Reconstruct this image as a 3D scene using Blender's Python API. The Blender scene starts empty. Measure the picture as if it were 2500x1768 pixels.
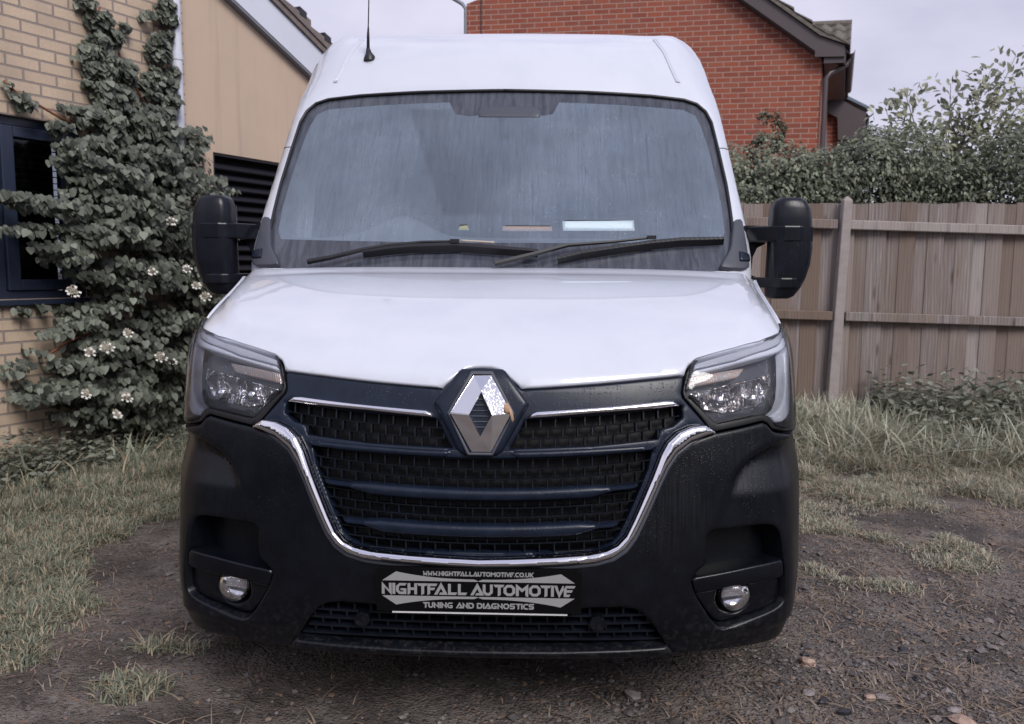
import bpy, bmesh, math, random
import numpy as np
from mathutils import Vector, Matrix
from mathutils.geometry import delaunay_2d_cdt
R = math.radians
# ---------------------------------------------------------------- camera, world, sun, exposure
sc = bpy.context.scene
cd = bpy.data.cameras.new('camera'); cam = bpy.data.objects.new('camera', cd); sc.collection.objects.link(cam)
cd.sensor_width = 36; cd.lens = 36*2030/2500; cd.clip_start = .05; cd.clip_end = 2000
cd.dof.use_dof = True; cd.dof.focus_distance = 2.6; cd.dof.aperture_fstop = 5.6
cam.location = (.146, -2.14, 1.32)
cam.rotation_euler = (Matrix.Rotation(R(1.68), 3, 'Z') @ Matrix.Rotation(R(90-6.44), 3, 'X') @ Matrix.Rotation(R(.4), 3, 'Z')).to_euler()
sc.camera = cam
SUN_EL, SUN_AZ = 42, 152                      # degrees; azimuth measured clockwise from +Y
world = bpy.data.worlds.new('World'); sc.world = world; world.use_nodes = True
wn = world.node_tree; wn.nodes.clear(); WL = wn.links.new
out = wn.nodes.new('ShaderNodeOutputWorld'); bg = wn.nodes.new('ShaderNodeBackground'); bg.inputs[1].default_value = .082
sky = wn.nodes.new('ShaderNodeTexSky'); sky.sky_type = 'NISHITA'; sky.sun_disc = False
sky.sun_elevation = R(SUN_EL); sky.sun_rotation = R(SUN_AZ); sky.dust_density = 3
tc = wn.nodes.new('ShaderNodeTexCoord'); mp = wn.nodes.new('ShaderNodeMapping'); mp.inputs['Scale'].default_value = (1, 1, 2.2)
nz = wn.nodes.new('ShaderNodeTexNoise'); nz.inputs['Scale'].default_value = 2.3; nz.inputs['Detail'].default_value = 5; nz.inputs['Roughness'].default_value = .55
rp = wn.nodes.new('ShaderNodeValToRGB'); e = rp.color_ramp.elements
e[0].position = .28; e[0].color = (4.5, 4.65, 6.3, 1); e[1].position = .62; e[1].color = (7.7, 7.5, 9.1, 1)
mx = wn.nodes.new('ShaderNodeMix'); mx.data_type = 'RGBA'; mx.inputs[0].default_value = .93
WL(tc.outputs['Generated'], mp.inputs[0]); WL(mp.outputs[0], nz.inputs['Vector']); WL(nz.outputs[0], rp.inputs[0])
WL(sky.outputs[0], mx.inputs[6]); # heavier cloud shapes high overhead than near the horizon
n2 = wn.nodes.new('ShaderNodeTexNoise'); n2.inputs['Scale'].default_value = 3.1; n2.inputs['Detail'].default_value = 4; n2.inputs['Distortion'].default_value = .6
r2 = wn.nodes.new('ShaderNodeValToRGB'); r2.color_ramp.elements[0].position = .42; r2.color_ramp.elements[0].color = (.70, .74, .84, 1); r2.color_ramp.elements[1].position = .55; r2.color_ramp.elements[1].color = (1.08, 1.08, 1.08, 1)
sz = wn.nodes.new('ShaderNodeSeparateXYZ'); mr = wn.nodes.new('ShaderNodeMapRange'); mr.inputs[1].default_value = .38; mr.inputs[2].default_value = .6
m2 = wn.nodes.new('ShaderNodeMix'); m2.data_type = 'RGBA'; m2.blend_type = 'MULTIPLY'
WL(tc.outputs['Generated'], n2.inputs['Vector']); WL(n2.outputs[0], r2.inputs[0]); WL(tc.outputs['Generated'], sz.inputs[0]); WL(sz.outputs[2], mr.inputs[0]); WL(mr.outputs[0], m2.inputs[0]); WL(rp.outputs[0], m2.inputs[6]); WL(r2.outputs[0], m2.inputs[7])
WL(m2.outputs[2], mx.inputs[7]); WL(mx.outputs[2], bg.inputs[0]); WL(bg.outputs[0], out.inputs[0])
sl = bpy.data.lights.new('sun', 'SUN'); sl.energy = 2.2; sl.angle = R(28); sl.color = (1, .965, .93)
so = bpy.data.objects.new('sun', sl); sc.collection.objects.link(so)
_el, _az = R(SUN_EL), R(SUN_AZ)
so.rotation_euler = Vector((math.sin(_az)*math.cos(_el), math.cos(_az)*math.cos(_el), math.sin(_el))).to_track_quat('Z', 'Y').to_euler()
sc.view_settings.view_transform = 'Standard'; sc.view_settings.look = 'None'; sc.view_settings.exposure = .35; sc.view_settings.gamma = 1
sc.cycles.use_denoising = True; sc.cycles.max_bounces = 10; sc.cycles.transparent_max_bounces = 16
random.seed(7); rng = np.random.default_rng(7)
col = sc.collection
# ---------------------------------------------------------------- body surfaces (bicubic splines)
def nspline(n):
    A = np.zeros((n, n)); R = np.zeros((n, n)); A[0, 0] = A[-1, -1] = 1
    for i in range(1, n-1):
        A[i, i-1] = A[i, i+1] = 1; A[i, i] = 4
        R[i, i-1] = R[i, i+1] = 6; R[i, i] = -12
    return np.linalg.solve(A, R)
def nbasis(t, n, M):
    t = np.asarray(t, float); i = np.clip(np.floor(t).astype(int), 0, n-2); a = t-i; b = 1-a
    # linear extrapolation outside the range
    I = np.eye(n); W = b[:, None]*I[i]+a[:, None]*I[i+1]
    ac = np.clip(a, 0, 1); bc = 1-ac
    W += ((bc**3-bc)/6)[:, None]*M[i]+((ac**3-ac)/6)[:, None]*M[i+1]
    return W
class Surf:
    def __init__(s, rows):                       # rows: list of lists of (x,y,z) from centre outwards
        G = []
        for r in rows:
            G.append([(-x, y, z) for x, y, z in r[:0:-1]]+list(r))
        s.N = np.array(G, float); s.nv, s.nu = s.N.shape[:2]; s.c = (s.nu-1)//2
        s.Mu = nspline(s.nu); s.Mv = nspline(s.nv)
    def at(s, u, v):
        u = np.atleast_1d(np.asarray(u, float)); v = np.atleast_1d(np.asarray(v, float))
        Wu = nbasis(u+s.c, s.nu, s.Mu); Wv = nbasis(v, s.nv, s.Mv)
        return np.einsum('pi,ij...,pj->p...', Wv, s.N, Wu)
    def nrm(s, u, v, e=1e-3):
        u = np.atleast_1d(np.asarray(u, float)); v = np.atleast_1d(np.asarray(v, float))
        a = s.at(u+e, v)-s.at(u-e, v); b = s.at(u, v+e)-s.at(u, v-e)
        n = np.cross(a, b); return n/np.maximum(np.linalg.norm(n, axis=1), 1e-12)[:, None]
NOSE_ROWS = [
 [(0,.035,.285),(.34,.045,.285),(.60,.075,.285),(.785,.14,.285),(.85,.205,.285),(.888,.295,.287),(.925,.42,.29),(.958,.60,.295),(.985,.85,.30),(1.0,1.35,.30)],
 [(0,0,.37),(.34,.012,.37),(.61,.055,.37),(.805,.12,.37),(.872,.19,.37),(.908,.28,.37),(.945,.405,.375),(.975,.58,.38),(1.005,.85,.38),(1.02,1.35,.38)],
 [(0,0,.54),(.34,.012,.54),(.61,.055,.54),(.805,.12,.54),(.874,.19,.54),(.911,.28,.54),(.947,.405,.545),(.979,.58,.55),(1.01,.85,.55),(1.03,1.35,.55)],
 [(0,.02,.72),(.34,.032,.72),(.61,.075,.72),(.80,.14,.715),(.870,.205,.715),(.909,.29,.715),(.945,.41,.72),(.978,.585,.73),(1.012,.85,.74),(1.032,1.35,.74)],
 [(0,.045,.87),(.34,.057,.87),(.605,.10,.87),(.79,.16,.865),(.865,.215,.865),(.905,.30,.865),(.94,.42,.87),(.974,.59,.88),(1.01,.855,.89),(1.032,1.35,.90)],
 [(0,.075,.985),(.34,.088,.985),(.60,.13,.99),(.785,.185,.995),(.866,.24,.995),(.905,.32,.995),(.937,.435,1.0),(.97,.60,1.005),(1.003,.86,1.015),(1.028,1.35,1.03)],
 [(0,.15,1.075),(.34,.16,1.078),(.59,.19,1.085),(.77,.235,1.09),(.862,.28,1.09),(.903,.355,1.09),(.93,.46,1.09),(.962,.62,1.10),(.995,.87,1.12),(1.02,1.35,1.14)],
 [(0,.38,1.19),(.34,.38,1.19),(.58,.375,1.188),(.745,.365,1.18),(.84,.375,1.172),(.888,.43,1.165),(.92,.53,1.165),(.95,.69,1.17),(.98,.92,1.18),(1.01,1.35,1.20)],
 [(0,.65,1.275),(.34,.65,1.275),(.58,.635,1.272),(.76,.62,1.262),(.855,.628,1.25),(.905,.67,1.235),(.934,.76,1.23),(.96,.89,1.232),(.98,1.05,1.24),(1.0,1.35,1.25)],
 [(0,.915,1.335),(.34,.91,1.335),(.58,.89,1.332),(.75,.868,1.327),(.845,.855,1.32),(.905,.87,1.31),(.945,.93,1.30),(.965,1.03,1.297),(.98,1.15,1.30),(.992,1.35,1.30)],
]
for _i, _k in ((0, 1.018), (1, 1.022), (2, 1.022), (3, 1.018), (4, 1.008)):
    NOSE_ROWS[_i] = [(x*(1+(_k-1)*min(1, x/.8)), y, z) for x, y, z in NOSE_ROWS[_i]]
NOSE_ROWS[0] = [(x, y, z-.02) for x, y, z in NOSE_ROWS[0]]
NOSE_ROWS[9] = [(x, y, z-.012) for x, y, z in NOSE_ROWS[9]]
NOSE = Surf(NOSE_ROWS)
CAB = Surf([
 [(0,.87,1.27),(.34,.875,1.27),(.60,.90,1.27),(.78,.93,1.27),(.87,.96,1.27),(.93,1.0,1.27),(.965,1.08,1.27),(.985,1.3,1.27),(1.0,1.9,1.27)],
 [(0,.97,1.40),(.34,.98,1.40),(.60,1.005,1.40),(.78,1.03,1.40),(.87,1.048,1.40),(.93,1.075,1.40),(.968,1.13,1.40),(.985,1.35,1.40),(.995,1.9,1.40)],
 [(0,1.13,1.60),(.34,1.14,1.60),(.59,1.165,1.60),(.77,1.195,1.60),(.86,1.215,1.60),(.92,1.24,1.60),(.961,1.295,1.60),(.978,1.48,1.60),(.985,1.95,1.60)],
 [(0,1.31,1.82),(.34,1.32,1.82),(.58,1.345,1.82),(.75,1.375,1.82),(.84,1.395,1.82),(.90,1.42,1.82),(.947,1.475,1.82),(.965,1.63,1.82),(.975,2.0,1.82)],
 [(0,1.47,2.03),(.33,1.48,2.03),(.565,1.505,2.03),(.73,1.535,2.03),(.815,1.555,2.03),(.88,1.585,2.03),(.93,1.64,2.03),(.95,1.78,2.03),(.96,2.1,2.03)],
 [(0,1.555,2.165),(.32,1.565,2.163),(.55,1.59,2.16),(.705,1.62,2.155),(.79,1.645,2.15),(.857,1.68,2.145),(.912,1.74,2.14),(.935,1.87,2.135),(.945,2.15,2.13)],
 [(0,1.64,2.285),(.31,1.65,2.283),(.53,1.68,2.277),(.685,1.705,2.272),(.77,1.73,2.265),(.84,1.765,2.255),(.895,1.825,2.245),(.92,1.95,2.235),(.93,2.2,2.23)],
 [(0,1.77,2.365),(.31,1.78,2.364),(.52,1.795,2.365),(.67,1.815,2.364),(.755,1.835,2.375),(.825,1.87,2.355),(.875,1.92,2.33),(.903,2.02,2.30),(.915,2.25,2.28)],
 [(0,2.02,2.43),(.31,2.02,2.43),(.51,2.03,2.427),(.655,2.035,2.424),(.74,2.045,2.418),(.81,2.06,2.403),(.86,2.08,2.375),(.89,2.13,2.335),(.905,2.3,2.32)],
 [(0,2.6,2.455),(.31,2.6,2.454),(.51,2.6,2.452),(.655,2.6,2.45),(.74,2.6,2.443),(.81,2.6,2.43),(.862,2.6,2.39),(.89,2.6,2.34),(.905,2.6,2.32)],
])
TR = {
 'hood_front': [(-0.023, 5.773), (0.065, 5.765), (0.125, 5.704), (0.181, 5.552), (0.242, 5.349), (0.303, 5.145), (0.514, 5.196), (0.899, 5.294), (1.343, 5.4), (1.819, 5.472), (1.843, 5.6), (1.887, 5.741), (1.981, 5.853), (2.375, 5.992), (2.996, 6.176), (3.509, 6.339), (4.072, 6.52)],
 'lamp_in': [(4.025, 6.473), (3.479, 6.29), (2.978, 6.131), (2.366, 5.946), (1.991, 5.806), (1.924, 5.745), (1.857, 5.555), (1.784, 5.087), (1.775, 4.965), (1.789, 4.846), (2.095, 4.122), (2.127, 4.086), (2.429, 4.163), (2.9, 4.27), (3.01, 4.222), (3.119, 4.109), (3.197, 4.089)],
 'lens_in': [(4.572, 6.583), (3.939, 6.437), (3.204, 6.208), (2.632, 6.042), (1.998, 5.803), (1.949, 5.743), (1.901, 5.616), (1.815, 5.155), (1.806, 5.006), (1.829, 4.88), (2.137, 4.27), (2.177, 4.24), (2.907, 4.396), (3.056, 4.361), (3.217, 4.155)],
 'drl_top': [(1.926, 5.545), (1.968, 5.619), (2.58, 5.818), (3.383, 6.093), (4.248, 6.281), (4.192, 6.038), (3.302, 5.909), (2.875, 5.814), (2.424, 5.663), (1.922, 5.46)],
 'drl_side': [(4.158, 5.867), (5.02, 5.802), (4.392, 4.607), (3.903, 4.452), (3.22, 4.264), (3.109, 4.342), (3.554, 4.491), (3.785, 4.649)],
 'indic': [(1.89, 5.403), (2.359, 5.534), (2.712, 5.583), (2.598, 5.367), (2.551, 5.302), (1.836, 5.105)],
 'reflect': [(1.901, 4.954), (2.369, 5.143), (2.778, 5.258), (3.346, 5.366), (3.325, 4.949), (3.249, 4.679), (3.04, 4.596), (2.71, 4.52), (2.381, 4.469), (2.079, 4.557)],
 'u_out': [(2.12, 4.049), (2, 3.992), (1.81, 3.887), (1.647, 3.688), (1.543, 3.441), (1.461, 3.168), (1.383, 2.886), (1.302, 2.605), (1.231, 2.379), (1.147, 2.202), (1.038, 2.082), (0.9, 2.011), (0.648, 1.965), (0.289, 1.93), (0.004, 1.906)],
 'u_in': [(1.939, 4.227), (1.822, 4.2), (1.668, 4.087), (1.55, 3.898), (1.476, 3.667), (1.417, 3.406), (1.354, 3.147), (1.287, 2.89), (1.215, 2.62), (1.146, 2.393), (1.071, 2.264), (0.977, 2.19), (0.822, 2.139), (0.526, 2.103), (0.229, 2.078), (0.003, 2.064)],
 'u_tip': [(1.992, 4.224), (2.07, 4.138)],
 'strip': [(0.354, 4.391), (0.378, 4.503), (0.42, 4.558), (1.034, 4.683), (1.56, 4.788), (1.646, 4.778), (1.721, 4.646), (1.488, 4.6), (0.897, 4.514), (0.456, 4.404)],
 'bar1': [(0.209, 3.73), (0.519, 3.754), (1.029, 3.812), (1.488, 3.856), (1.392, 3.748), (1.098, 3.694), (0.642, 3.641), (0.269, 3.607)],
 'bar2': [(-0.002, 3.031), (0.522, 3.081), (1.028, 3.132), (1.295, 3.175), (1.237, 3.101), (1.028, 3.037), (0.522, 2.98), (-0.002, 2.948)],
 'bar3': [(0.001, 2.496), (0.645, 2.525), (1.138, 2.576), (1.083, 2.509), (0.976, 2.466), (0.646, 2.431), (0.001, 2.399)],
 'gtop': [(0.354, 4.374), (0.325, 4.373), (0.244, 3.925), (0.215, 3.777)],
 'intake': [(0.005, 1.254), (0.751, 1.286), (1.108, 1.313), (1.246, 1.268), (1.318, 1.196), (1.41, 0.997), (1.626, 0.153), (1.16, 0.106), (0.515, -0.014), (-0.002, -0.075)],
 'seam': [(1.654, 0.104), (1.775, -0.3)],
 'fogrec': [(1.974, 2.402), (2.2, 2.414), (2.589, 2.447), (2.892, 2.432), (3.022, 2.378), (3.136, 2.248), (3.193, 2.095), (3.241, 1.856), (3.311, 1.547), (3.3, 1.212), (3.196, 1.095), (2.878, 0.986), (2.521, 0.872), (2.248, 0.757), (2.151, 0.78), (2.06, 0.943), (1.937, 1.244), (1.841, 1.5), (1.806, 1.71), (1.873, 1.818), (1.979, 1.921), (1.982, 2.129)],
 'ledge': [(1.816, 1.723), (2.204, 1.78), (2.587, 1.832), (3.183, 1.863), (3.231, 1.589), (2.327, 1.546), (1.852, 1.468)],
 'bezel': [(1.863, 1.448), (2.327, 1.523), (3.222, 1.572), (3.283, 1.197), (3.174, 1.119), (2.873, 1.021), (2.516, 0.918), (2.244, 0.801), (2.153, 0.827), (2.07, 0.964), (1.953, 1.242)],
 'fog': [(2.35, 1.285)],
 'fogr': [(2.363, 1.045), (2.182, 1.299), (2.532, 1.249)],
 'plate': [(0.004, 1.936), (0.775, 1.948), (0.78, 1.304)],
 'em_out': [(-0.088, 5.605), (0.083, 5.612), (0.125, 5.526), (0.281, 4.505), (0.132, 3.656), (0.104, 3.594), (-0.087, 3.587), (-0.118, 3.647), (-0.263, 4.425), (-0.128, 5.495)],
 'em_rim': [(-0.084, 5.517), (0.086, 5.524), (0.253, 4.474), (0.093, 3.673), (-0.075, 3.667), (-0.24, 4.456)],
 'em': [(-0.065, 5.408), (0.072, 5.418), (0.229, 4.488), (0.083, 3.735), (-0.06, 3.73), (-0.214, 4.472), (0.004, 4.961), (0.092, 4.423), (0.002, 4.017), (-0.085, 4.432)],
 'arc': [(3.404, 3.869), (2.777, 3.723), (2.378, 3.533), (2.193, 3.264), (2.066, 2.886), (1.955, 2.419), (1.854, 2.085)],
 'arclow': [(2.046, 2.838), (2.565, 2.933), (4.379, 2.977)],
 'glass': [(-0.035, 4.252), (1.084, 4.215), (2.34, 4.15), (3.375, 4.074), (4.098, 3.966), (4.587, 3.774), (4.829, 3.521), (4.831, 2.905), (4.749, 2.303), (4.52, 1.638), (4.357, 1.3)],
 'clear': [(-0.025, 3.706), (0.405, 3.601), (0.584, 3.652), (0.674, 3.941), (1.827, 3.895), (3.26, 3.826), (3.836, 3.705), (4.042, 3.458), (4.175, 2.98), (4.168, 2.465), (4.091, 1.798), (3.951, 1.362), (3.645, 1.162), (2.263, 1.137), (0.973, 1.106), (0.037, 1.097)],
 'trim': [(4.502, 1.577), (5.179, 1.599), (5.173, 1.489), (5.115, 1.261), (5.058, 0.9), (5.085, 0.777), (5.004, 0.577), (3.392, 0.57), (3.709, 0.791), (4.009, 0.99), (4.222, 1.254)],
 'roofch': [(3.047, 6.654), (3.177, 6.074), (3.327, 5.248), (3.363, 4.523)],
 'antL': [(-2.29, 5.353), (-2.222, 5.677), (-2.07, 5.609)],
 'seamp': [(5.054, 3.575), (5.686, 3.564)],
 'w1b': [(-1.563, 0.716), (-1.225, 0.821), (-0.93, 0.883), (-0.445, 0.926), (-0.032, 0.856), (0.254, 0.802), (0.418, 0.765)],
 'w1a': [(-2.482, 0.427), (-2.077, 0.547), (-1.554, 0.778), (-1.229, 0.885), (-0.796, 0.969), (-0.448, 0.99)],
 'w1p': [(-0.384, 0.982), (-0.033, 0.941)],
 'w2b': [(0.628, 0.573), (0.893, 0.742), (1.45, 0.917), (1.843, 1.005), (2.374, 1.073), (3.599, 1.1)],
 'w2a': [(-0.024, 0.406), (0.419, 0.714), (0.738, 0.916), (1.238, 0.996), (1.851, 1.101)],
 'ant': [(-2.246, 5.535), (-2.31, 5.29), (-2.059, 5.547)],
 'wedge': [(-1.247, 3.662), (-0.625, 1.583), (0.026, 1.588), (-0.072, 3.565)],
 'rvm': [(-0.32, 3.762), (0.433, 3.765), (0.431, 3.568), (-0.311, 3.565)],
}
# ---------------------------------------------------------------- helpers
def tag(o, label=None, cat=None, group=None, kind=None):
    if label: o['label'] = label
    if cat: o['category'] = cat
    if group: o['group'] = group
    if kind: o['kind'] = kind
    return o
def empty(name, loc=(0, 0, 0), rz=0, parent=None):
    o = bpy.data.objects.new(name, None); col.objects.link(o); o.location = loc; o.rotation_euler = (0, 0, rz); o.empty_display_size = .1
    if parent: o.parent = parent
    return o
def mesh(name, V, Fc, m=None, parent=None, smooth=False, auto=None):
    me = bpy.data.meshes.new(name); me.from_pydata([tuple(map(float, v)) for v in V], [], [tuple(int(i) for i in f) for f in Fc]); me.update()
    o = bpy.data.objects.new(name, me); col.objects.link(o)
    if m: me.materials.append(m)
    if parent: o.parent = parent
    if smooth:
        me.polygons.foreach_set('use_smooth', [True]*len(me.polygons))
        if auto: me.set_sharp_from_angle(angle=R(auto))
    return o
class MB:
    def __init__(s): s.v = []; s.f = []
    def add(s, V, Fc):
        n = len(s.v); s.v += [tuple(v) for v in V]; s.f += [tuple(i+n for i in f) for f in Fc]; return s
    def box(s, a, b, M=None):
        x0, y0, z0 = a; x1, y1, z1 = b
        V = [(x0, y0, z0), (x1, y0, z0), (x1, y1, z0), (x0, y1, z0), (x0, y0, z1), (x1, y0, z1), (x1, y1, z1), (x0, y1, z1)]
        if M is not None: V = [tuple(M @ Vector(v)) for v in V]
        return s.add(V, [(0, 3, 2, 1), (4, 5, 6, 7), (0, 1, 5, 4), (1, 2, 6, 5), (2, 3, 7, 6), (3, 0, 4, 7)])
    def prism(s, poly, y0, y1):                     # polygon in x,z extruded along y
        n = len(poly); V = [(x, y0, z) for x, z in poly]+[(x, y1, z) for x, z in poly]
        a = sum(poly[i][0]*poly[(i+1) % n][1]-poly[(i+1) % n][0]*poly[i][1] for i in range(n))
        Fc = [tuple(range(n)), tuple(range(2*n-1, n-1, -1))]+[(i, i+n, (i+1) % n+n, (i+1) % n) for i in range(n)]
        if a < 0: Fc = [f[::-1] for f in Fc]
        return s.add(V, Fc)
    def tube(s, P, r, n=8, cap=True):
        P = [Vector(p) for p in P]; rr = r if hasattr(r, '__len__') else [r]*len(P); rings = []
        up = Vector((0, 0, 1)); t0 = (P[1]-P[0]).normalized()
        a = t0.cross(up if abs(t0.z) < .9 else Vector((1, 0, 0))).normalized()
        base = len(s.v)
        for i, p in enumerate(P):
            t = (P[min(i+1, len(P)-1)]-P[max(i-1, 0)]).normalized(); a = (a-t*a.dot(t)).normalized(); b = t.cross(a)
            for k in range(n):
                w = 2*math.pi*k/n; s.v.append(tuple(p+(a*math.cos(w)+b*math.sin(w))*rr[i]))
        for i in range(len(P)-1):
            for k in range(n):
                k2 = (k+1) % n; q = base+i*n
                s.f.append((q+k, q+k2, q+n+k2, q+n+k))
        if cap: s.f.append(tuple(base+k for k in range(n))[::-1]); s.f.append(tuple(base+(len(P)-1)*n+k for k in range(n)))
        return s
    def build(s, name, m=None, parent=None, smooth=False, auto=None): return mesh(name, s.v, s.f, m, parent, smooth, auto)

# node-material helper
class NT:
    def __init__(s, name):
        s.m = bpy.data.materials.new(name); s.m.use_nodes = True; s.t = s.m.node_tree; s.t.nodes.clear()
        s.o = s.t.nodes.new('ShaderNodeOutputMaterial'); s.b = s.t.nodes.new('ShaderNodeBsdfPrincipled'); s.L(s.b.outputs[0], s.o.inputs[0])
        s._c = None
    def L(s, a, b): s.t.links.new(a, b)
    def N(s, typ, **kw):
        n = s.t.nodes.new('ShaderNode'+typ)
        for k, v in kw.items():
            if k.startswith('i_'):
                key = k[2:].replace('_', ' '); n.inputs[int(key) if key.isdigit() else key].default_value = v
            else: setattr(n, k, v)
        return n
    def co(s, scale=(1, 1, 1), rot=(0, 0, 0), src='Object'):
        if s._c is None: s._c = s.N('TexCoord')
        m = s.N('Mapping'); m.inputs['Scale'].default_value = scale; m.inputs['Rotation'].default_value = rot
        s.L(s._c.outputs[src], m.inputs[0]); return m.outputs[0]
    def noise(s, vec, scale, detail=3, rough=.5, dist=0):
        n = s.N('TexNoise'); n.inputs['Scale'].default_value = scale; n.inputs['Detail'].default_value = detail
        n.inputs['Roughness'].default_value = rough; n.inputs['Distortion'].default_value = dist; s.L(vec, n.inputs['Vector']); return n.outputs[0]
    def voro(s, vec, scale, feat='F1', out='Distance', rand=1):
        n = s.N('TexVoronoi', feature=feat); n.inputs['Scale'].default_value = scale; n.inputs['Randomness'].default_value = rand; s.L(vec, n.inputs['Vector']); return n.outputs[out]
    def ramp(s, fac, stops, interp='LINEAR'):
        r = s.N('ValToRGB'); r.color_ramp.interpolation = interp; e = r.color_ramp.elements
        while len(e) < len(stops): e.new(.5)
        for x, (p, c) in zip(e, stops): x.position = p; x.color = tuple(c)+(1,) if hasattr(c, '__len__') else (c, c, c, 1)
        s.L(fac, r.inputs[0]); return r.outputs[0]
    def mix(s, f, a, b, mode='MIX'):
        n = s.N('Mix', data_type='RGBA', blend_type=mode)
        for i, x in ((0, f), (6, a), (7, b)):
            if hasattr(x, 'links'): s.L(x, n.inputs[i])
            else: n.inputs[i].default_value = x if i == 0 else tuple(x)+((1,) if len(x) == 3 else ())
        return n.outputs[2]
    def math(s, op, a, b=0, c=0, clamp=False):
        n = s.N('Math', operation=op, use_clamp=clamp)
        for i, x in enumerate((a, b, c)):
            if hasattr(x, 'links'): s.L(x, n.inputs[i])
            else: n.inputs[i].default_value = x
        return n.outputs[0]
    def bump(s, h, dist=.002, st=1, nrm=None):
        n = s.N('Bump'); n.inputs['Distance'].default_value = dist; n.inputs['Strength'].default_value = st; s.L(h, n.inputs['Height'])
        if nrm is not None: s.L(nrm, n.inputs['Normal'])
        return n.outputs[0]
    def set(s, **kw):
        for k, v in kw.items():
            i = s.b.inputs[{'color': 'Base Color', 'rough': 'Roughness', 'metal': 'Metallic', 'normal': 'Normal', 'coat': 'Coat Weight', 'coatr': 'Coat Roughness', 'spec': 'Specular IOR Level', 'trans': 'Transmission Weight', 'alpha': 'Alpha', 'ior': 'IOR', 'sheen': 'Sheen Weight'}[k]]
            if hasattr(v, 'links'): s.L(v, i)
            else: i.default_value = tuple(v)+(1,) if k == 'color' else v
        return s
def simple(name, c, rough=.5, metal=0, var=.15, scale=8, bump=0, bscale=60, **kw):
    n = NT(name); v = n.co(); f = n.noise(v, scale, 4)
    cc = n.mix(f, [x*(1-var) for x in c], [min(1, x*(1+var)) for x in c]); n.set(color=cc, rough=rough, metal=metal, **kw)
    if bump: n.set(normal=n.bump(n.noise(n.co(), bscale, 3), bump))
    return n.m
# ---------------------------------------------------------------- panels laid on the body surfaces
def metric(S, vref, uref):
    uu = np.linspace(-S.c, S.c, 40*S.c+1); P = S.at(uu, np.full(len(uu), float(vref)))
    a = np.concatenate([[0], np.cumsum(np.linalg.norm(np.diff(P, axis=0), axis=1))]); a -= np.interp(0, uu, a)
    vv = np.linspace(0, S.nv-1, 40*S.nv+1); Q = S.at(np.full(len(vv), float(uref)), vv)
    b = np.concatenate([[0], np.cumsum(np.linalg.norm(np.diff(Q, axis=0), axis=1))])
    S.ua, S.uu, S.vb, S.vv = a, uu, b, vv
def ext(x, xs, ys):
    x = np.asarray(x, float); y = np.interp(x, xs, ys)
    y = np.where(x < xs[0], ys[0]+(x-xs[0])*(ys[1]-ys[0])/(xs[1]-xs[0]), y)
    return np.where(x > xs[-1], ys[-1]+(x-xs[-1])*(ys[-1]-ys[-2])/(xs[-1]-xs[-2]), y)
def u2s(S, P): P = np.array(P, float); return np.stack([ext(P[:, 0], S.uu, S.ua), ext(P[:, 1], S.vv, S.vb)], 1)
def s2u(S, P): P = np.array(P, float); return np.stack([ext(P[:, 0], S.ua, S.uu), ext(P[:, 1], S.vb, S.vv)], 1)
metric(NOSE, 3.5, 2); metric(CAB, 2.5, 1)
def solve(S, tgt, axes, guess):                  # find (u,v) whose point has the given two coordinates
    u, v = guess
    for _ in range(40):
        p = S.at([u], [v])[0][list(axes)]; e = 1e-3
        du = (S.at([u+e], [v])[0][list(axes)]-p)/e; dv = (S.at([u], [v+e])[0][list(axes)]-p)/e
        J = np.array([du, dv]).T; st = np.linalg.solve(J.T@J+np.eye(2)*1e-8, J.T@(np.array(tgt)-p)); st = np.clip(st, -.4, .4); u += st[0]; v += st[1]
    return (u, v)
def xz(x, z):
    u, v = solve(NOSE, (abs(x), z), (0, 2), (min(abs(x)*3, 2.9), np.interp(z, [.285, .37, .54, .72, .87, .985, 1.08, 1.19, 1.27, 1.32], range(10)))); return (u if x >= 0 else -u, v)
def yz(y, z): return solve(NOSE, (y, z), (1, 2), (np.interp(y, [.12, .2, .3, .42, .6, .85, 1.35], [3, 4, 5, 6, 7, 8, 9]), np.interp(z, [.285, .37, .54, .72, .87, .985, 1.09, 1.17, 1.24, 1.30], range(10))))
def resamp(L, h, closed=True):
    L = np.array(L, float); out = []; n = len(L)
    for i in range(n if closed else n-1):
        a, b = L[i], L[(i+1) % n]; k = max(1, int(math.ceil(np.linalg.norm(b-a)/h)))
        for j in range(k): out.append(a+(b-a)*j/k)
    if not closed: out.append(L[-1])
    return np.array(out)
def chaikin(L, it=1, keep=()):                   # corner rounding of a closed loop; indices in keep stay sharp
    L = [tuple(p) for p in L]; keep = {L[k] for k in keep}
    for _ in range(it):
        o = []; n = len(L)
        for i in range(n):
            p, q, r = L[i-1], L[i], L[(i+1) % n]
            if q in keep: o.append(q)
            else:
                o.append((q[0]*.75+p[0]*.25, q[1]*.75+p[1]*.25)); o.append((q[0]*.75+r[0]*.25, q[1]*.75+r[1]*.25))
        L = o
    return L
def inside(Q, loops):
    c = np.zeros(len(Q), bool)
    for L in loops:
        a = L; b = np.roll(L, -1, axis=0)
        for (x0, y0), (x1, y1) in zip(a, b):
            if y0 == y1: continue
            m = (Q[:, 1] < max(y0, y1)) & (Q[:, 1] >= min(y0, y1))
            c ^= m & (Q[:, 0] < x0+(Q[:, 1]-y0)*(x1-x0)/(y1-y0))
    return c
def pdist(Q, loops, closed=True):
    d = np.full(len(Q), 1e9)
    for L in loops:
        a = L; b = np.roll(L, -1, axis=0)
        if not closed: a, b = L[:-1], L[1:]
        for p, q in zip(a, b):
            e = q-p; l = max(float(e@e), 1e-12); t = np.clip(((Q-p)@e)/l, 0, 1)
            d = np.minimum(d, np.hypot(*(Q-p-t[:, None]*e).T))
    return d
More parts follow.
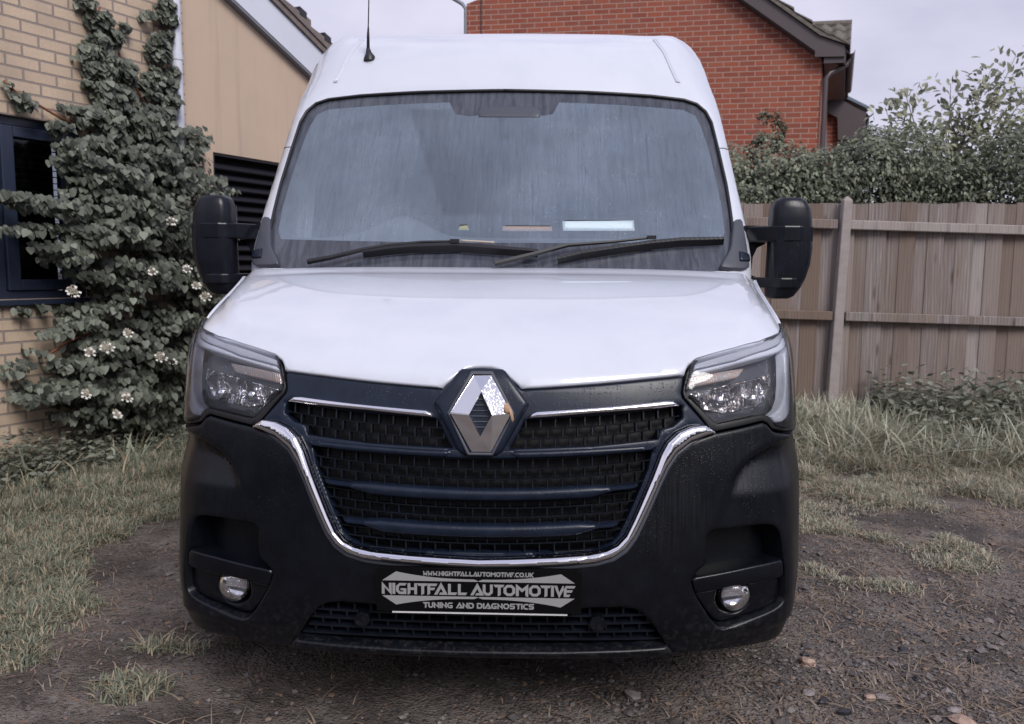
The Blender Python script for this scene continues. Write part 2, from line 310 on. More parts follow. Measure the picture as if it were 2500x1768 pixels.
def mir(L): return [(-u, v) for u, v in L]
def sym(L):                                      # right-half open outline (from x=0 to x=0) -> closed symmetric loop
    L = [(0, v) if abs(u) < .06 else (u, v) for u, v in L]
    return L+[(-u, v) for u, v in L[::-1] if u != 0]
def patch(name, S, loops, m, parent, off=0, step=.03, bev=.0, depth=None, thick=.0, disp=None, flat=False, auto=None, bstep=None):
    loops = [u2s(S, L) for L in loops]; bstep = bstep or step*.6
    ex = sum((loops[0][i][0]-loops[0][i-1][0])*(loops[0][i][1]+loops[0][i-1][1]) for i in range(len(loops[0])))
    B = []; pts = []
    for L in loops:
        r = resamp(L, bstep); B.append(r)
    Bd = B
    lo = B[0].min(0); hi = B[0].max(0)
    gx = np.arange(lo[0]+step/2, hi[0], step); gy = np.arange(lo[1]+step/2, hi[1], step)
    G = np.array([(x+(step/2 if j % 2 else 0), y) for j, y in enumerate(gy) for x in gx]) if len(gx) and len(gy) else np.zeros((0, 2))
    if len(G):
        G = G[inside(G, B)]
        if len(G): G = G[pdist(G, B) > max(bev*1.15, step*.42)]
    rings = []
    if bev > 0:
        for L in B:
            t = np.roll(L, -1, axis=0)-np.roll(L, 1, axis=0); t /= np.maximum(np.linalg.norm(t, axis=1), 1e-9)[:, None]
            nn = np.stack([-t[:, 1], t[:, 0]], 1)
            tst = inside(L+nn*.0008, B); nn[~tst] *= -1
            for k in (.15, .5, 1.0):
                q = L+nn*bev*k; ok = inside(q, B) & (pdist(q, B) > bev*k*.93); rings.append(q[ok])
    allp = [p for L in B for p in L]; nb = len(allp); allp = np.array(allp+[p for r in rings for p in r]+list(G))
    edges = []; k = 0
    for L in B:
        edges += [(k+i, k+(i+1) % len(L)) for i in range(len(L))]; k += len(L)
    vs, es, fs, ov, oe, of = delaunay_2d_cdt([Vector(p) for p in allp], edges, [], 0, 1e-7)
    Q = np.array([tuple(v) for v in vs]); T3 = np.array([f for f in fs if len(f) == 3])
    cen = Q[T3].mean(1); T3 = T3[inside(cen, B)]
    isb = np.array([any(i < nb for i in o) for o in ov])
    d = pdist(Q, B) if bev > 0 else None
    U = s2u(S, Q); P = S.at(U[:, 0], U[:, 1]); n = S.nrm(U[:, 0], U[:, 1])
    h = np.full(len(Q), float(off))
    if bev > 0:
        dep = depth if depth is not None else bev; q = np.clip(1-d/bev, 0, 1); h -= dep*(1-np.sqrt(np.maximum(0, 1-q*q)))
    if disp is not None: h += disp(P, U)
    V = P+n*h[:, None]; Fc = [tuple(t) for t in T3]
    a0 = Q[T3[0]]
    Fo = []
    for t in Fc:
        a, b, c = Q[list(t)]
        Fo.append(t if (b[0]-a[0])*(c[1]-a[1])-(b[1]-a[1])*(c[0]-a[0]) > 0 else t[::-1])
    V = list(V)
    if thick > 0:
        ed = {}
        for t in Fo:
            for i in range(3): ed[(t[i], t[(i+1) % 3])] = 1
        bd = [e_ for e_ in ed if (e_[1], e_[0]) not in ed]; mp_ = {}
        for e_ in bd:
            for i in e_:
                if i not in mp_: mp_[i] = len(V); V.append(P[i]+n[i]*(h[i]-thick))
        nf = len(Fo)
        for a, b in bd: Fo.append((b, a, mp_[a], mp_[b]))
    o = mesh(name, V, Fo, m, parent, not flat)
    if not flat: o.data.set_sharp_from_angle(angle=R(auto or 40))
    return o
def line3(S, L, off=0, h=.02):                   # densified 3-D polyline on the surface
    Q = resamp(u2s(S, L), h, False); U = s2u(S, Q); return [tuple(p) for p in S.at(U[:, 0], U[:, 1])+S.nrm(U[:, 0], U[:, 1])*off]
# ---------------------------------------------------------------- van materials
def wet(n, fine=140, amt=.0006, streak=True, st=1.0):
    """rain beads and runs as bump"""
    v = n.co(); d = n.voro(v, fine); bead = n.ramp(d, [(0, 1), (.28, .0)])
    gate = n.ramp(n.noise(v, 9, 3), [(.42, 0), (.6, 1)]); h = n.math('MULTIPLY', bead, gate); g2 = n.ramp(n.noise(v, 5, 3), [(.45, .1), (.62, 1)])
    if streak:
        s = n.noise(n.co((120, 14, 7)), 1, 3, .6); h = n.math('ADD', h, n.math('MULTIPLY', n.math('MULTIPLY', s, g2), .8))
    return n.bump(h, amt, st)
def m_paint():
    n = NT('white_paint'); v = n.co()
    dirt = n.noise(n.co((4, 4, 1.5)), 1.5, 5, .6); c = n.mix(n.ramp(dirt, [(.45, 0), (.8, .55)]), (.58, .605, .68), (.50, .525, .59))
    spk = n.ramp(n.voro(v, 15), [(.018, 1), (.026, 0)]); c = n.mix(n.math('MULTIPLY', spk, .55), c, (.25, .22, .2))
    r = n.math('MULTIPLY_ADD', n.noise(v, 3, 4), .22, .22)
    h = n.noise(v, 2.2, 2); b1 = n.bump(h, .006, .5); hh = n.math('MULTIPLY', n.ramp(n.voro(v, 170), [(0, 1), (.25, 0)]), n.ramp(n.noise(v, 6, 3), [(.5, 0), (.7, 1)]))
    n.set(color=c, rough=r, coat=1.0, coatr=.025, normal=n.bump(hh, .0004, .6, b1)); return n.m
def m_plastic(name, c=(.0016, .0023, .0046), lo=.20, hi=.46, fine=140, muddy=0):
    n = NT(name); s = n.noise(n.co((150, 16, 6)), 1, 4, .65); sg = n.ramp(n.noise(n.co(), 4, 3), [(.42, 0), (.6, 1)]); r = n.math('ADD', n.math('MULTIPLY', n.ramp(s, [(.36, lo-.30), (.64, hi-.30)]), sg), .30)
    cc = n.mix(n.ramp(n.noise(n.co((1, 1, 1)), 14, 5, .7), [(.4, 0), (.75, 1)]), c, [min(1, k*1.6+.002) for k in c])
    zz = n.N('SeparateXYZ'); n.L(n._c.outputs['Object'], zz.inputs[0]); mud = n.math('MULTIPLY', n.ramp(zz.outputs[2], [(.28, .55*muddy), (.46, .0)]), n.ramp(n.noise(n.co(), 60, 5, .8), [(.50, 0), (.62, .8)])); cc = n.mix(mud, cc, (.038, .034, .032))
    spk = n.ramp(n.voro(n.co(), 42), [(.02, 1), (.03, 0)]); spk = n.math('MULTIPLY', spk, n.ramp(n.noise(n.co(), 7, 2), [(.5, 0), (.62, .8)]))
    cc = n.mix(spk, cc, (.3, .28, .26))
    n.set(color=cc, rough=r, normal=wet(n, fine), spec=.33); return n.m
def m_chrome(name='chrome', rough=.07, c=(.86, .85, .86)):
    n = NT(name); n.set(color=c, metal=1, rough=rough, normal=wet(n, 260, .0003, False, .4)); return n.m
M_paint = m_paint(); M_black = m_plastic('bumper_plastic', muddy=1); M_grille = m_plastic('grille_plastic', (.004, .0055, .010), .22, .45)
M_dark = simple('recess_black', (.004, .004, .006), .6); M_rub = simple('rubber', (.008, .008, .010), .45); M_chrome = m_chrome(); M_chrome2 = NT('smooth_chrome').set(color=(.86, .85, .87), metal=1, rough=.11).m
M_trim = simple('grey_trim', (.055, .06, .078), .42, bump=.0004); M_panel = m_plastic('panel_plastic', (.006, .010, .021), .16, .36, 120)
M_mirror = m_plastic('mirror_plastic', (.004, .005, .009), .16, .36)
def m_frit():
    n = NT('frit'); s = n.noise(n.co((44, 5, 6)), 1, 4, .6, .6); v = n.co()
    n.set(color=n.mix(n.ramp(s, [(.4, 0), (.62, 1)]), (.04, .044, .058), (.075, .083, .105)), rough=.12, normal=wet(n, 150, .0008)); return n.m
M_frit = m_frit()
def m_screen():
    n = NT('misted_glass'); t = n.t; n.t.nodes.remove(n.b); v = n.co()
    runs = n.noise(n.co((60, 3, 4)), 1, 5, .62, 1.0); runs2 = n.noise(n.co((170, 12, 16)), 1, 3, .6, .8)
    sp = n.N('SeparateXYZ'); n.L(n._c.outputs['Object'], sp.inputs[0])
    # dark wedge of a reflection, painted in as thinner mist: right of the line x = -.22-(z-1.51)*.40
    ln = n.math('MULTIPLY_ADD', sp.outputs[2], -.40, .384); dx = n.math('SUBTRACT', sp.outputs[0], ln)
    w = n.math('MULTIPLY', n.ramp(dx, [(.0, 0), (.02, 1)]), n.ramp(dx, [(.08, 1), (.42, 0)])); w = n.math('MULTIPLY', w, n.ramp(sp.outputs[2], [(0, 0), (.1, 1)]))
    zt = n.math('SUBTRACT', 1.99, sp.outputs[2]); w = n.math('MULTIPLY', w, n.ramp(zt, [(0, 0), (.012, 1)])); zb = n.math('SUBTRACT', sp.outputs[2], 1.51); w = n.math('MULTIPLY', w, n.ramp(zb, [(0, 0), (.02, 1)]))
    f = n.ramp(runs, [(.32, .38), (.5, .435), (.7, .47)]); f2 = n.ramp(runs2, [(.33, .90), (.5, 1)])
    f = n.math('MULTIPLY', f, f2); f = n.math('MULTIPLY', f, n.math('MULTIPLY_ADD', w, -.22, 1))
    big = n.noise(v, 2.6, 4, .6); f = n.math('MULTIPLY', f, n.ramp(big, [(.35, .80), (.65, 1.12)])); spk = n.ramp(n.voro(n.co((1, .8, .8)), 95), [(.10, .72), (.20, 1)]); f = n.math('MULTIPLY', f, spk)
    lin = n.ramp(n.noise(n.co((26, 1, 1.2)), 1, 2, .5, 2.2), [(.488, 0), (.5, 1), (.512, 0)]); f = n.math('MULTIPLY', f, n.math('MULTIPLY_ADD', lin, -.25, 1))
    for x0_, x1_, z0_, z1_ in ((.250, .508, 1.474, 1.503), (.022, .193, 1.470, 1.481), (-.149, -.118, 1.472, 1.483)):      # no mist where paper touches the glass
        bx = n.math('MULTIPLY', n.math('GREATER_THAN', sp.outputs[0], x0_), n.math('LESS_THAN', sp.outputs[0], x1_)); bx = n.math('MULTIPLY', bx, n.math('LESS_THAN', sp.outputs[2], z1_)); bx = n.math('MULTIPLY', bx, n.math('GREATER_THAN', sp.outputs[2], z0_)); f = n.math('MULTIPLY', f, n.math('MULTIPLY_ADD', bx, -.93, 1))
    tr = n.N('BsdfTransparent'); tr.inputs[0].default_value = (.72, .77, .80, 1); df = n.N('BsdfDiffuse')
    cc = n.mix(n.noise(v, 5, 4), (.25, .32, .43), (.31, .37, .46)); n.L(cc, df.inputs[0])
    m1 = n.N('MixShader'); n.L(f, m1.inputs[0]); n.L(tr.outputs[0], m1.inputs[1]); n.L(df.outputs[0], m1.inputs[2])
    gl = n.N('BsdfGlossy'); gl.inputs['Roughness'].default_value = .04; nb = wet(n, 130, .0012); n.L(nb, gl.inputs['Normal']); gl.inputs[0].default_value = (.95, .97, 1, 1)
    fr = n.N('Fresnel'); fr.inputs[0].default_value = 1.5; n.L(nb, fr.inputs['Normal'])
    m2 = n.N('MixShader'); n.L(fr.outputs[0], m2.inputs[0]); n.L(m1.outputs[0], m2.inputs[1]); n.L(gl.outputs[0], m2.inputs[2]); n.L(m2.outputs[0], n.o.inputs[0]); return n.m
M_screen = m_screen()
def m_clear(name, tint=(.95, .96, .98), mist=.035, mc=(.42, .46, .55)):
    n = NT(name); n.t.nodes.remove(n.b); nb = wet(n, 200, .0012, False)
    tr = n.N('BsdfTransparent'); tr.inputs[0].default_value = tint+(1,); df = n.N('BsdfDiffuse'); df.inputs[0].default_value = mc+(1,)
    f = n.ramp(n.voro(n.co(), 210), [(.05, mist+.12), (.2, mist)]); m1 = n.N('MixShader'); n.L(f, m1.inputs[0]); n.L(tr.outputs[0], m1.inputs[1]); n.L(df.outputs[0], m1.inputs[2])
    gl = n.N('BsdfGlossy'); gl.inputs['Roughness'].default_value = .03; n.L(nb, gl.inputs['Normal']); fr = n.N('Fresnel'); fr.inputs[0].default_value = 1.6; n.L(nb, fr.inputs['Normal'])
    m2 = n.N('MixShader'); n.L(fr.outputs[0], m2.inputs[0]); n.L(m1.outputs[0], m2.inputs[1]); n.L(gl.outputs[0], m2.inputs[2]); n.L(m2.outputs[0], n.o.inputs[0]); return n.m
M_lens = m_clear('lamp_lens'); M_pane = m_clear('cab_glass', (.25, .28, .3), .05)
def m_reflector():
    n = NT('reflector'); v = n.co((1, 1, .35)); d = n.voro(v, 38, out='Color'); s = n.N('SeparateColor'); n.L(d, s.inputs[0])
    h = n.math('ADD', n.noise(n.co((90, 90, 8)), 1, 2), n.math('MULTIPLY', n.noise(n.co(), 26, 2), 1.4))
    c = n.mix(n.ramp(s.outputs[0], [(.25, 0), (.7, 1)]), (.30, .27, .26), (.93, .90, .92)); n.set(color=c, metal=1, rough=.12, normal=n.bump(h, .016, 1)); return n.m
M_refl = m_reflector()
M_drl = simple('light_guide', (.60, .62, .70), .12, bump=.0006, bscale=90); M_lamp_in = simple('lamp_housing', (.05, .05, .058), .25)
def m_ind():
    n = NT('indicator'); w = n.N('TexWave', wave_type='BANDS', bands_direction='X'); w.inputs['Scale'].default_value = 55; n.L(n.co(), w.inputs[0])
    c = n.mix(n.ramp(n.noise(n.co(), 16, 2), [(.45, 0), (.68, 1)]), (.32, .28, .27), (.55, .30, .20)); n.set(color=c, rough=.15, normal=n.bump(w.outputs[0], .0012, .7)); return n.m
M_ind = m_ind()
M_uptrim = simple('lamp_upper_band', (.40, .41, .47), .2, bump=.0004)
M_amber = simple('mirror_indicator', (.62, .48, .42), .2)
M_glassm = m_chrome('mirror_glass', .03); M_tyre = simple('tyre_rubber', (.014, .014, .014), .8, bump=.002); M_rim = simple('steel_rim', (.35, .35, .37), .4, .6)
M_seat = simple('seat_cloth', (.10, .105, .12), .9); M_dash = simple('dash_plastic', (.22, .24, .28), .55)

# ---------------------------------------------------------------- the van
van = empty('panel_van'); tag(van, 'large white panel van with black bumper and chrome trimmed grille, parked nose-on in the middle', 'van')
def bump_disp(P, U):
    """swoosh scooped out of the bumper corners and a thin ledge above the plate"""
    h = np.zeros(len(P)); A = np.array([(1.3, .865), (.96, .862), (.90, .858), (.845, .848), (.79, .832), (.74, .808), (.70, .775), (.672, .735), (.652, .69), (.635, .64), (.620, .59), (.606, .54), (.592, .48), (.58, .42)])
    poly = [np.array(list(A)+[(.58, .2), (1.3, .2)])]
    Q = np.stack([np.abs(P[:, 0]), P[:, 2]], 1); ins = inside(Q, poly); d = pdist(Q, [A], False)
    k = np.clip((P[:, 2]-.70)/.10, 0, 1); k = k*k*(3-2*k); amt = .005+.030*k
    sm = np.clip(d/.022, 0, 1); sm = sm*sm*(3-2*sm); rec = 1-.35*np.clip((d-.05)/.16, 0, 1)*k; side = np.clip((1.0-Q[:, 0])/.16, 0, 1)
    low = np.clip((P[:, 2]-.42)/.1, 0, 1)
    h -= ins*sm*amt*rec*side*low
    z = P[:, 2]; lip = np.clip(1-np.abs(z-.335)/.025, 0, 1)*np.clip((Q[:, 0]-.5)/.1, 0, 1); h += .006*lip*lip
    return h
T = TR
def t(k): return [tuple(p) for p in T[k]]
lip = solve
# white bonnet, with the cut-out for the badge surround at its nose
hf = t('hood_front')[:-1]
bon = [(0, 5.773)]+hf[1:]+[(4.05, 6.52), (4.6, 6.66), (5.2, 6.80), (5.75, 6.95), (5.62, 7.4), (5.55, 8.0), (5.7, 8.6), (5.95, 8.97), (4.5, 8.99), (3, 9.0), (1.5, 9.0), (0, 9.0)]
def hood_disp(P, U):
    v = U[:, 1]; x = np.abs(P[:, 0]); cr = np.interp(v, [6.0, 6.3, 6.6, 7, 7.5, 8, 8.5, 9], [.62, .70, .755, .81, .85, .872, .885, .895])
    q = np.clip((x-cr+.014)/.028, 0, 1); h = -.011*q*q*(3-2*q)*np.clip((v-6.15)/.8, 0, 1)+.004*np.exp(-((x-cr+.03)/.03)**2)*np.clip((v-6.15)/.8, 0, 1)
    h -= .006*np.exp(-((v-8.62)/.09)**2)*np.clip((.86-x)/.1, 0, 1)
    return h
bonnet = patch('bonnet', NOSE, [sym(bon)], M_paint, van, step=.028, bev=.007, thick=.03, disp=hood_disp)
# dark carcass behind every gap
patch('inner_structure', NOSE, [[(-6.2, .25), (6.2, .25), (6.2, 8.8), (-6.2, 8.8)]], M_dark, van, off=-.085, step=.06)
# wings (fenders)
def arch(z0, z1, n, r=.415, yc=.87, zc=.34): return [(yc-math.sqrt(max(0, r*r-(z-zc)**2)), z) for z in np.linspace(z0, z1, n)]
aB = [yz(max(y, .40), z) for y, z in arch(.30, .66, 8)]
aB = [(u, v) for u, v in aB]
seam_bf = [yz(.62, .70), yz(.59, .76), yz(.56, .83)]
topB = [(5.75, 4.02), (5.2, 3.96), (4.6, 3.92), (4.0, 3.93)]
lampR = t('lamp_in')
for sd, mm in (('right', lambda L: L), ('left', mir)):
    aF = [yz(y, z) for y, z in arch(.70, .752, 5)[:-1]]+[yz(.87, .755), yz(1.0, .735), yz(1.12, .675), yz(1.22, .56), yz(1.27, .44), yz(1.28, .32)]
    w = [(5.8, 6.98), (6.05, 6.6), (6.15, 6.0), (6.12, 5.0), (6.0, 4.3), (5.85, 4.05)]+seam_bf[::-1]+aF+[(8.9, .25), (9, 4), (9, 9), (7.5, 9), (6.0, 8.98), (5.75, 8.6), (5.60, 8.0), (5.67, 7.4)]
    patch('wing', NOSE, [mm(w)], M_paint, van, off=-.003, step=.035, bev=.005, thick=.02)
# bumper: one moulding with openings for grille, fog lamps and lower intake
uo = t('u_out'); lamp_bot = [(2.127, 4.05), (2.43, 4.125), (2.9, 4.235), (3.0, 4.19), (3.11, 4.07), (3.2, 4.03), (3.6, 3.98)]
half = [(0, uo[-1][1])]+uo[::-1][1:]+lamp_bot+topB[::-1]+seam_bf[::-1][:0]+[yz(.56, .82), yz(.60, .74)]+aB[::-1]+[(6.2, 0), (5, 0), (4, 0), (3, 0), (2, 0), (1, 0), (0, 0)]
it = t('intake'); itl = sym([(0, 1.262)]+it[1:-1]+[(0, .0)][:0]+[(1.16, .106), (.515, .05), (0, .03)])
fr_ = t('fogrec'); fr_ = chaikin(fr_, 1, (13,))
bumper = patch('front_bumper', NOSE, [sym(half), itl, fr_, mir(fr_)], M_black, van, step=.0105, bev=.010, depth=.006, thick=.085, disp=bump_disp, auto=50)
# lower lip below the intake and the joint lines of its centre piece
patch('lower_lip', NOSE, [sym([(0, .20), (.6, .21), (1.2, .27), (1.60, .33), (1.70, .02), (1.2, -.02), (.6, -.03), (0, -.03)])], M_black, bumper, off=.012, step=.02, bev=.008, thick=.03)
# fog lamp pockets
for mm in (lambda L: L, mir):
    patch('pocket', NOSE, [mm([(1.7, .6), (3.5, .6), (3.5, 2.7), (1.7, 2.7)])], M_black, bumper, off=-.082, step=.05)
    patch('ledge', NOSE, [mm(chaikin(t('ledge'), 0))], M_black, bumper, off=-.004, step=.025, bev=.006, thick=.082)
    bz = chaikin(t('bezel'), 1, (0, 2)); fx, fz = NOSE.at(*[[q] for q in t('fog')[0]])[0][[0, 2]]; fz += .006
    hole = [xz(fx+.052*math.cos(a), min(fz+.052*math.sin(a), fz+.037)) for a in np.linspace(0, 2*math.pi, 25)[:-1]]
    b_ = patch('fog_bezel', NOSE, [mm(bz), mm(hole)], M_black, van, off=-.022, step=.02, bev=.007, thick=.05)
    # the lamp itself: a glass dome before a reflector bowl
    P0 = NOSE.at(*[[q] for q in xz(fx, fz)])[0]; s = 1 if mm([(1, 1)])[0][0] > 0 else -1
    fo = empty('fog_light', (s*P0[0], P0[1]+.035, P0[2]), 0, van); fo.rotation_euler = (0, 0, s*R(10))
    V = []; Fc = []
    for i in range(7):
        for k in range(28):
            a = 2*math.pi*k/28; r = .046*math.sin(i/6*math.pi/2); V.append((r*math.cos(a), -.026*math.cos(i/6*math.pi/2), min(r*math.sin(a), .036)))
    for i in range(6):
        for k in range(28): Fc.append((i*28+k, i*28+(k+1) % 28, (i+1)*28+(k+1) % 28, (i+1)*28+k))
    mesh('lens', V, Fc, M_lens, fo, True)
    V2 = [(x*.98, -y*.9+.003, z*.98) for x, y, z in V]; mesh('reflector', V2, [f[::-1] for f in Fc], M_fogr if 'M_fogr' in globals() else M_chrome, fo, True)
# ---- grille
ui = t('u_in'); tip = t('u_tip')
ch = [(0, uo[-1][1]+.012)]+[(u, v+.004) for u, v in uo[::-1][1:]]+tip[::-1]+ui[:-1]+[(0, ui[-1][1])]
patch('chrome_surround', NOSE, [sym(ch)], M_chrome2, van, off=.020, step=.0065, bev=.0135, depth=.017, thick=.012, auto=80)
patch('surround_lip', NOSE, [sym([(0, uo[-1][1]-.10)]+[(u+(.02 if u > 1 else 0), v-.06) for u, v in uo[::-1][1:-2]]+uo[1:-1]+[(0, uo[-1][1]+.02)])], M_trim, van, off=.003, step=.012, bev=.004, thick=.01)
inn = [(0, 5.755)]+[(u+(-.004 if 1.8 < u else 0), v-.03) for u, v in hf[1:10]]+[(1.78, 5.1), (1.765, 4.98), (1.775, 4.85), (1.86, 4.62), (2.02, 4.25), (2.06, 4.11)]+[(1.93, 4.21)]+ui[1:-1]+[(0, ui[-1][1])]
G = lambda x, z0, k=.12: xz(x, z0+k*x*x)
gu = [G(.118, .914), G(.30, .917), G(.50, .920), G(.545, .918), G(.548, .885), G(.52, .866), G(.485, .862), G(.478, .838), G(.3, .838), G(.078, .839), G(.10, .878)]
def xzc(L): return [tuple(NOSE.at([u], [v])[0][[0, 2]]) for u, v in L]
low = [G(0, .812), G(.2, .812), G(.40, .812), G(.462, .812)]+[(u-.05, v) for u, v in ui[5:13]]+[(.5, ui[14][1]+.06), (0, ui[-1][1]+.07)]
grille = patch('grille', NOSE, [sym(inn), gu, mir(gu), sym(low)], M_panel, van, off=-.006, step=.02, bev=.006, thick=.035)
patch('grille_backing', NOSE, [sym([(0, 3), (0, 5.3), (1.75, 5.3), (1.75, 2.2), (0, 2.2)][1:])], M_dark, grille, off=-.06, step=.06)
g = MB(); regs = [np.array(xzc(gu)), np.array([(-x, z) for x, z in xzc(gu)]), np.array(xzc(sym(low)))]
CACH = {}
def sp(x, z, off):
    k = (round(abs(x), 3), round(z, 3))
    if k not in CACH:
        u, v = xz(abs(x), z); CACH[k] = (NOSE.at([u], [v])[0], NOSE.nrm([u], [v])[0])
    P, n = CACH[k]; p = P+n*off; return (p[0]*(1 if x >= 0 else -1), p[1], p[2])
def rib(a, b, wz, wx, off=-.012, dep=.022):
    """short bar in the x,z sheet from a to b"""
    (x0, z0), (x1, z1) = a, b; V = []
    for x, z in ((x0, z0), (x1, z1)):
        for dx, dz, o in ((-wx, -wz, off), (wx, wz, off), (wx, wz, off-dep), (-wx, -wz, off-dep)): p = sp(x, z, o); V.append((p[0]+dx, p[1], p[2]+dz))
    g.add(V, [(0, 1, 5, 4), (1, 2, 6, 5), (2, 3, 7, 6), (3, 0, 4, 7), (0, 3, 2, 1), (4, 5, 6, 7)])
zr = [.918, .891, .864, .838], [.812, .785, .758, .731], [.706, .682, .658, .634], [.611, .587, .562]
xg = np.arange(-.60, .601, .02)
for gi, Z in enumerate(zr):
    for zi, z0 in enumerate(Z):
        for a, b in zip(xg[:-1], xg[1:]):
            za, zb = z0+.12*a*a, z0+.12*b*b; m_ = np.array([((a+b)/2, (za+zb)/2-.001)])
            if any(inside(m_, [r])[0] for r in regs): rib((a, za), (b, zb), .0015, 0)
        if zi < len(Z)-1:
            zn = Z[zi+1]; x = -.60+(.02 if (zi+gi) % 2 else 0)
            while x < .6:
                zm = (z0+zn)/2+.12*x*x
                if any(inside(np.array([(x, zm)]), [r])[0] for r in regs): rib((x, zn+.12*x*x+.002), (x, z0+.12*x*x-.002), 0, .0018)
                x += .04
g.build('mesh', M_grille, grille)
for L, nm in ((t('bar1'), 'r'), (mir(t('bar1')), 'l')): patch('grille_bar', NOSE, [L], M_panel, grille, off=.006, step=.015, bev=.008, thick=.03)
for z0, dz, X in ((.718, .0165, .425), (.623, .0175, .372)):
    L = [G(x, z0+dz*(1 if x < X*.8 else .6)) for x in np.linspace(0, X, 8)]+[G(x, z0-dz*(1 if x < X*.7 else .3)) for x in np.linspace(X-.01, 0, 8)]
    patch('grille_bar', NOSE, [sym(L)], M_panel, grille, off=.012, step=.015, bev=.012, depth=.016, thick=.04)
patch('grille_bar', NOSE, [sym([G(0, .836), G(.05, .836), G(.09, .836), G(.10, .815), G(.05, .814), G(0, .814)])], M_panel, grille, off=.002, step=.012, bev=.004, thick=.03)
for mm in (lambda L: L, mir): patch('chrome_strip', NOSE, [mm(t('strip'))], M_chrome2, grille, off=.010, step=.008, bev=.008, depth=.012, thick=.008, auto=80)
# ---- badge
def ring(L, k):                                     # shrink a loop in x,z about its centre
    P = np.array(xzc(L)); c = P.mean(0); return P, c
hs = sym([(0, 5.70), (.045, 5.70), (.155, 5.66), (.18, 5.60), (.36, 4.72), (.165, 3.73), (.12, 3.655), (0, 3.655)])
bh = patch('badge_holder', NOSE, [hs], M_panel, grille, off=.012, step=.010, bev=.012, depth=.010, thick=.04)
e_out = [xz(*p) for p in ((-.029, 1.032), (.029, 1.032), (.090, .931), (.034, .823), (-.034, .823), (-.090, .931))]
e_in = [xz(*p) for p in ((-.024, 1.024), (.024, 1.024), (.083, .931), (.029, .830), (-.029, .830), (-.083, .931))]
patch('rim', NOSE, [e_out, e_in], M_trim, bh, off=.020, step=.01, bev=.0025, thick=.02)
def bp(x, z, o): return sp(x, z, o)
EV = {'tl': (-.0225, 1.0215), 'tr': (.0255, 1.0225), 'r': (.0815, .931), 'br': (.0275, .8335), 'bl': (-.0225, .8335), 'l': (-.0785, .930), 'it': (0.0005, .983), 'ir': (.032, .925), 'ib': (-.0005, .872), 'il': (-.031, .9255)}
EO = {'tl': .018, 'tr': .018, 'r': .034, 'br': .014, 'bl': .014, 'l': .034, 'it': .026, 'ir': .040, 'ib': .022, 'il': .040}
ep = {k: Vector(bp(x, z, EO[k])) for k, (x, z) in EV.items()}
bk = {k: Vector(bp(x, z, .006)) for k, (x, z) in EV.items()}
keys = list(EV); V = [ep[k] for k in keys]+[bk[k] for k in keys]; I = {k: i for i, k in enumerate(keys)}
Fc = [('tl', 'l', 'il', 'it'), ('tl', 'it', 'tr'), ('tr', 'it', 'ir', 'r'), ('l', 'bl', 'ib', 'il'), ('bl', 'br', 'ib'), ('br', 'r', 'ir', 'ib')]
Fc = [tuple(I[k] for k in f) for f in Fc]
for a, b in (('tl', 'tr'), ('tr', 'r'), ('r', 'br'), ('br', 'bl'), ('bl', 'l'), ('l', 'tl')): Fc.append((I[b], I[a], I[a]+10, I[b]+10))
for a, b in (('it', 'il'), ('il', 'ib'), ('ib', 'ir'), ('ir', 'it')): Fc.append((I[b], I[a], I[a]+10, I[b]+10))
bd = mesh('diamond_badge', V, Fc, M_chrome, bh)
bmd = bd.modifiers.new('b', 'BEVEL'); bmd.width = .0012; bmd.segments = 2; bmd.limit_method = 'ANGLE'; bmd.angle_limit = R(12)
s = MB()
for z in (.965, .951, .937, .923, .909, .895): w_ = .030*(1-abs(z-.927)/.058); s.add([bp(-w_, z, .017), bp(w_, z, .017), bp(w_, z+.002, .016), bp(-w_, z+.002, .016)], [(0, 1, 2, 3)])
s.build('slats', M_trim, bh)
# ---- lower intake
g = MB(); regs = [np.array(xzc(itl))]
for zi, z0 in enumerate([.383, .358, .331, .304]):
    for a, b in zip(xg[:-1], xg[1:]):
        if inside(np.array([((a+b)/2, z0)]), regs)[0]: rib((a, z0), (b, z0), .003, 0, -.02, .03)
    x = -.575+(.023 if zi % 2 else 0)
    while x < .58:
        if inside(np.array([(x, z0+.012)]), regs)[0]: rib((x, z0+.003), (x, z0+.024), 0, .003, -.02, .03)
        x += .046
lg = g.build('lower_grille', M_grille, van)
patch('intake_backing', NOSE, [sym([(0, 1.6), (1.75, 1.6), (1.75, 0), (0, 0)])], M_dark, lg, off=-.075, step=.06)
for s_ in (-1, 1):                                  # parking sensors / tow eyes
    p = sp(s_*.318, .372, 0); mb = MB(); mb.tube([(p[0], p[1]-.004, p[2]), (p[0], p[1]+.03, p[2])], .021, 20); mb.build('round_cap', M_black, lg, True, 40)
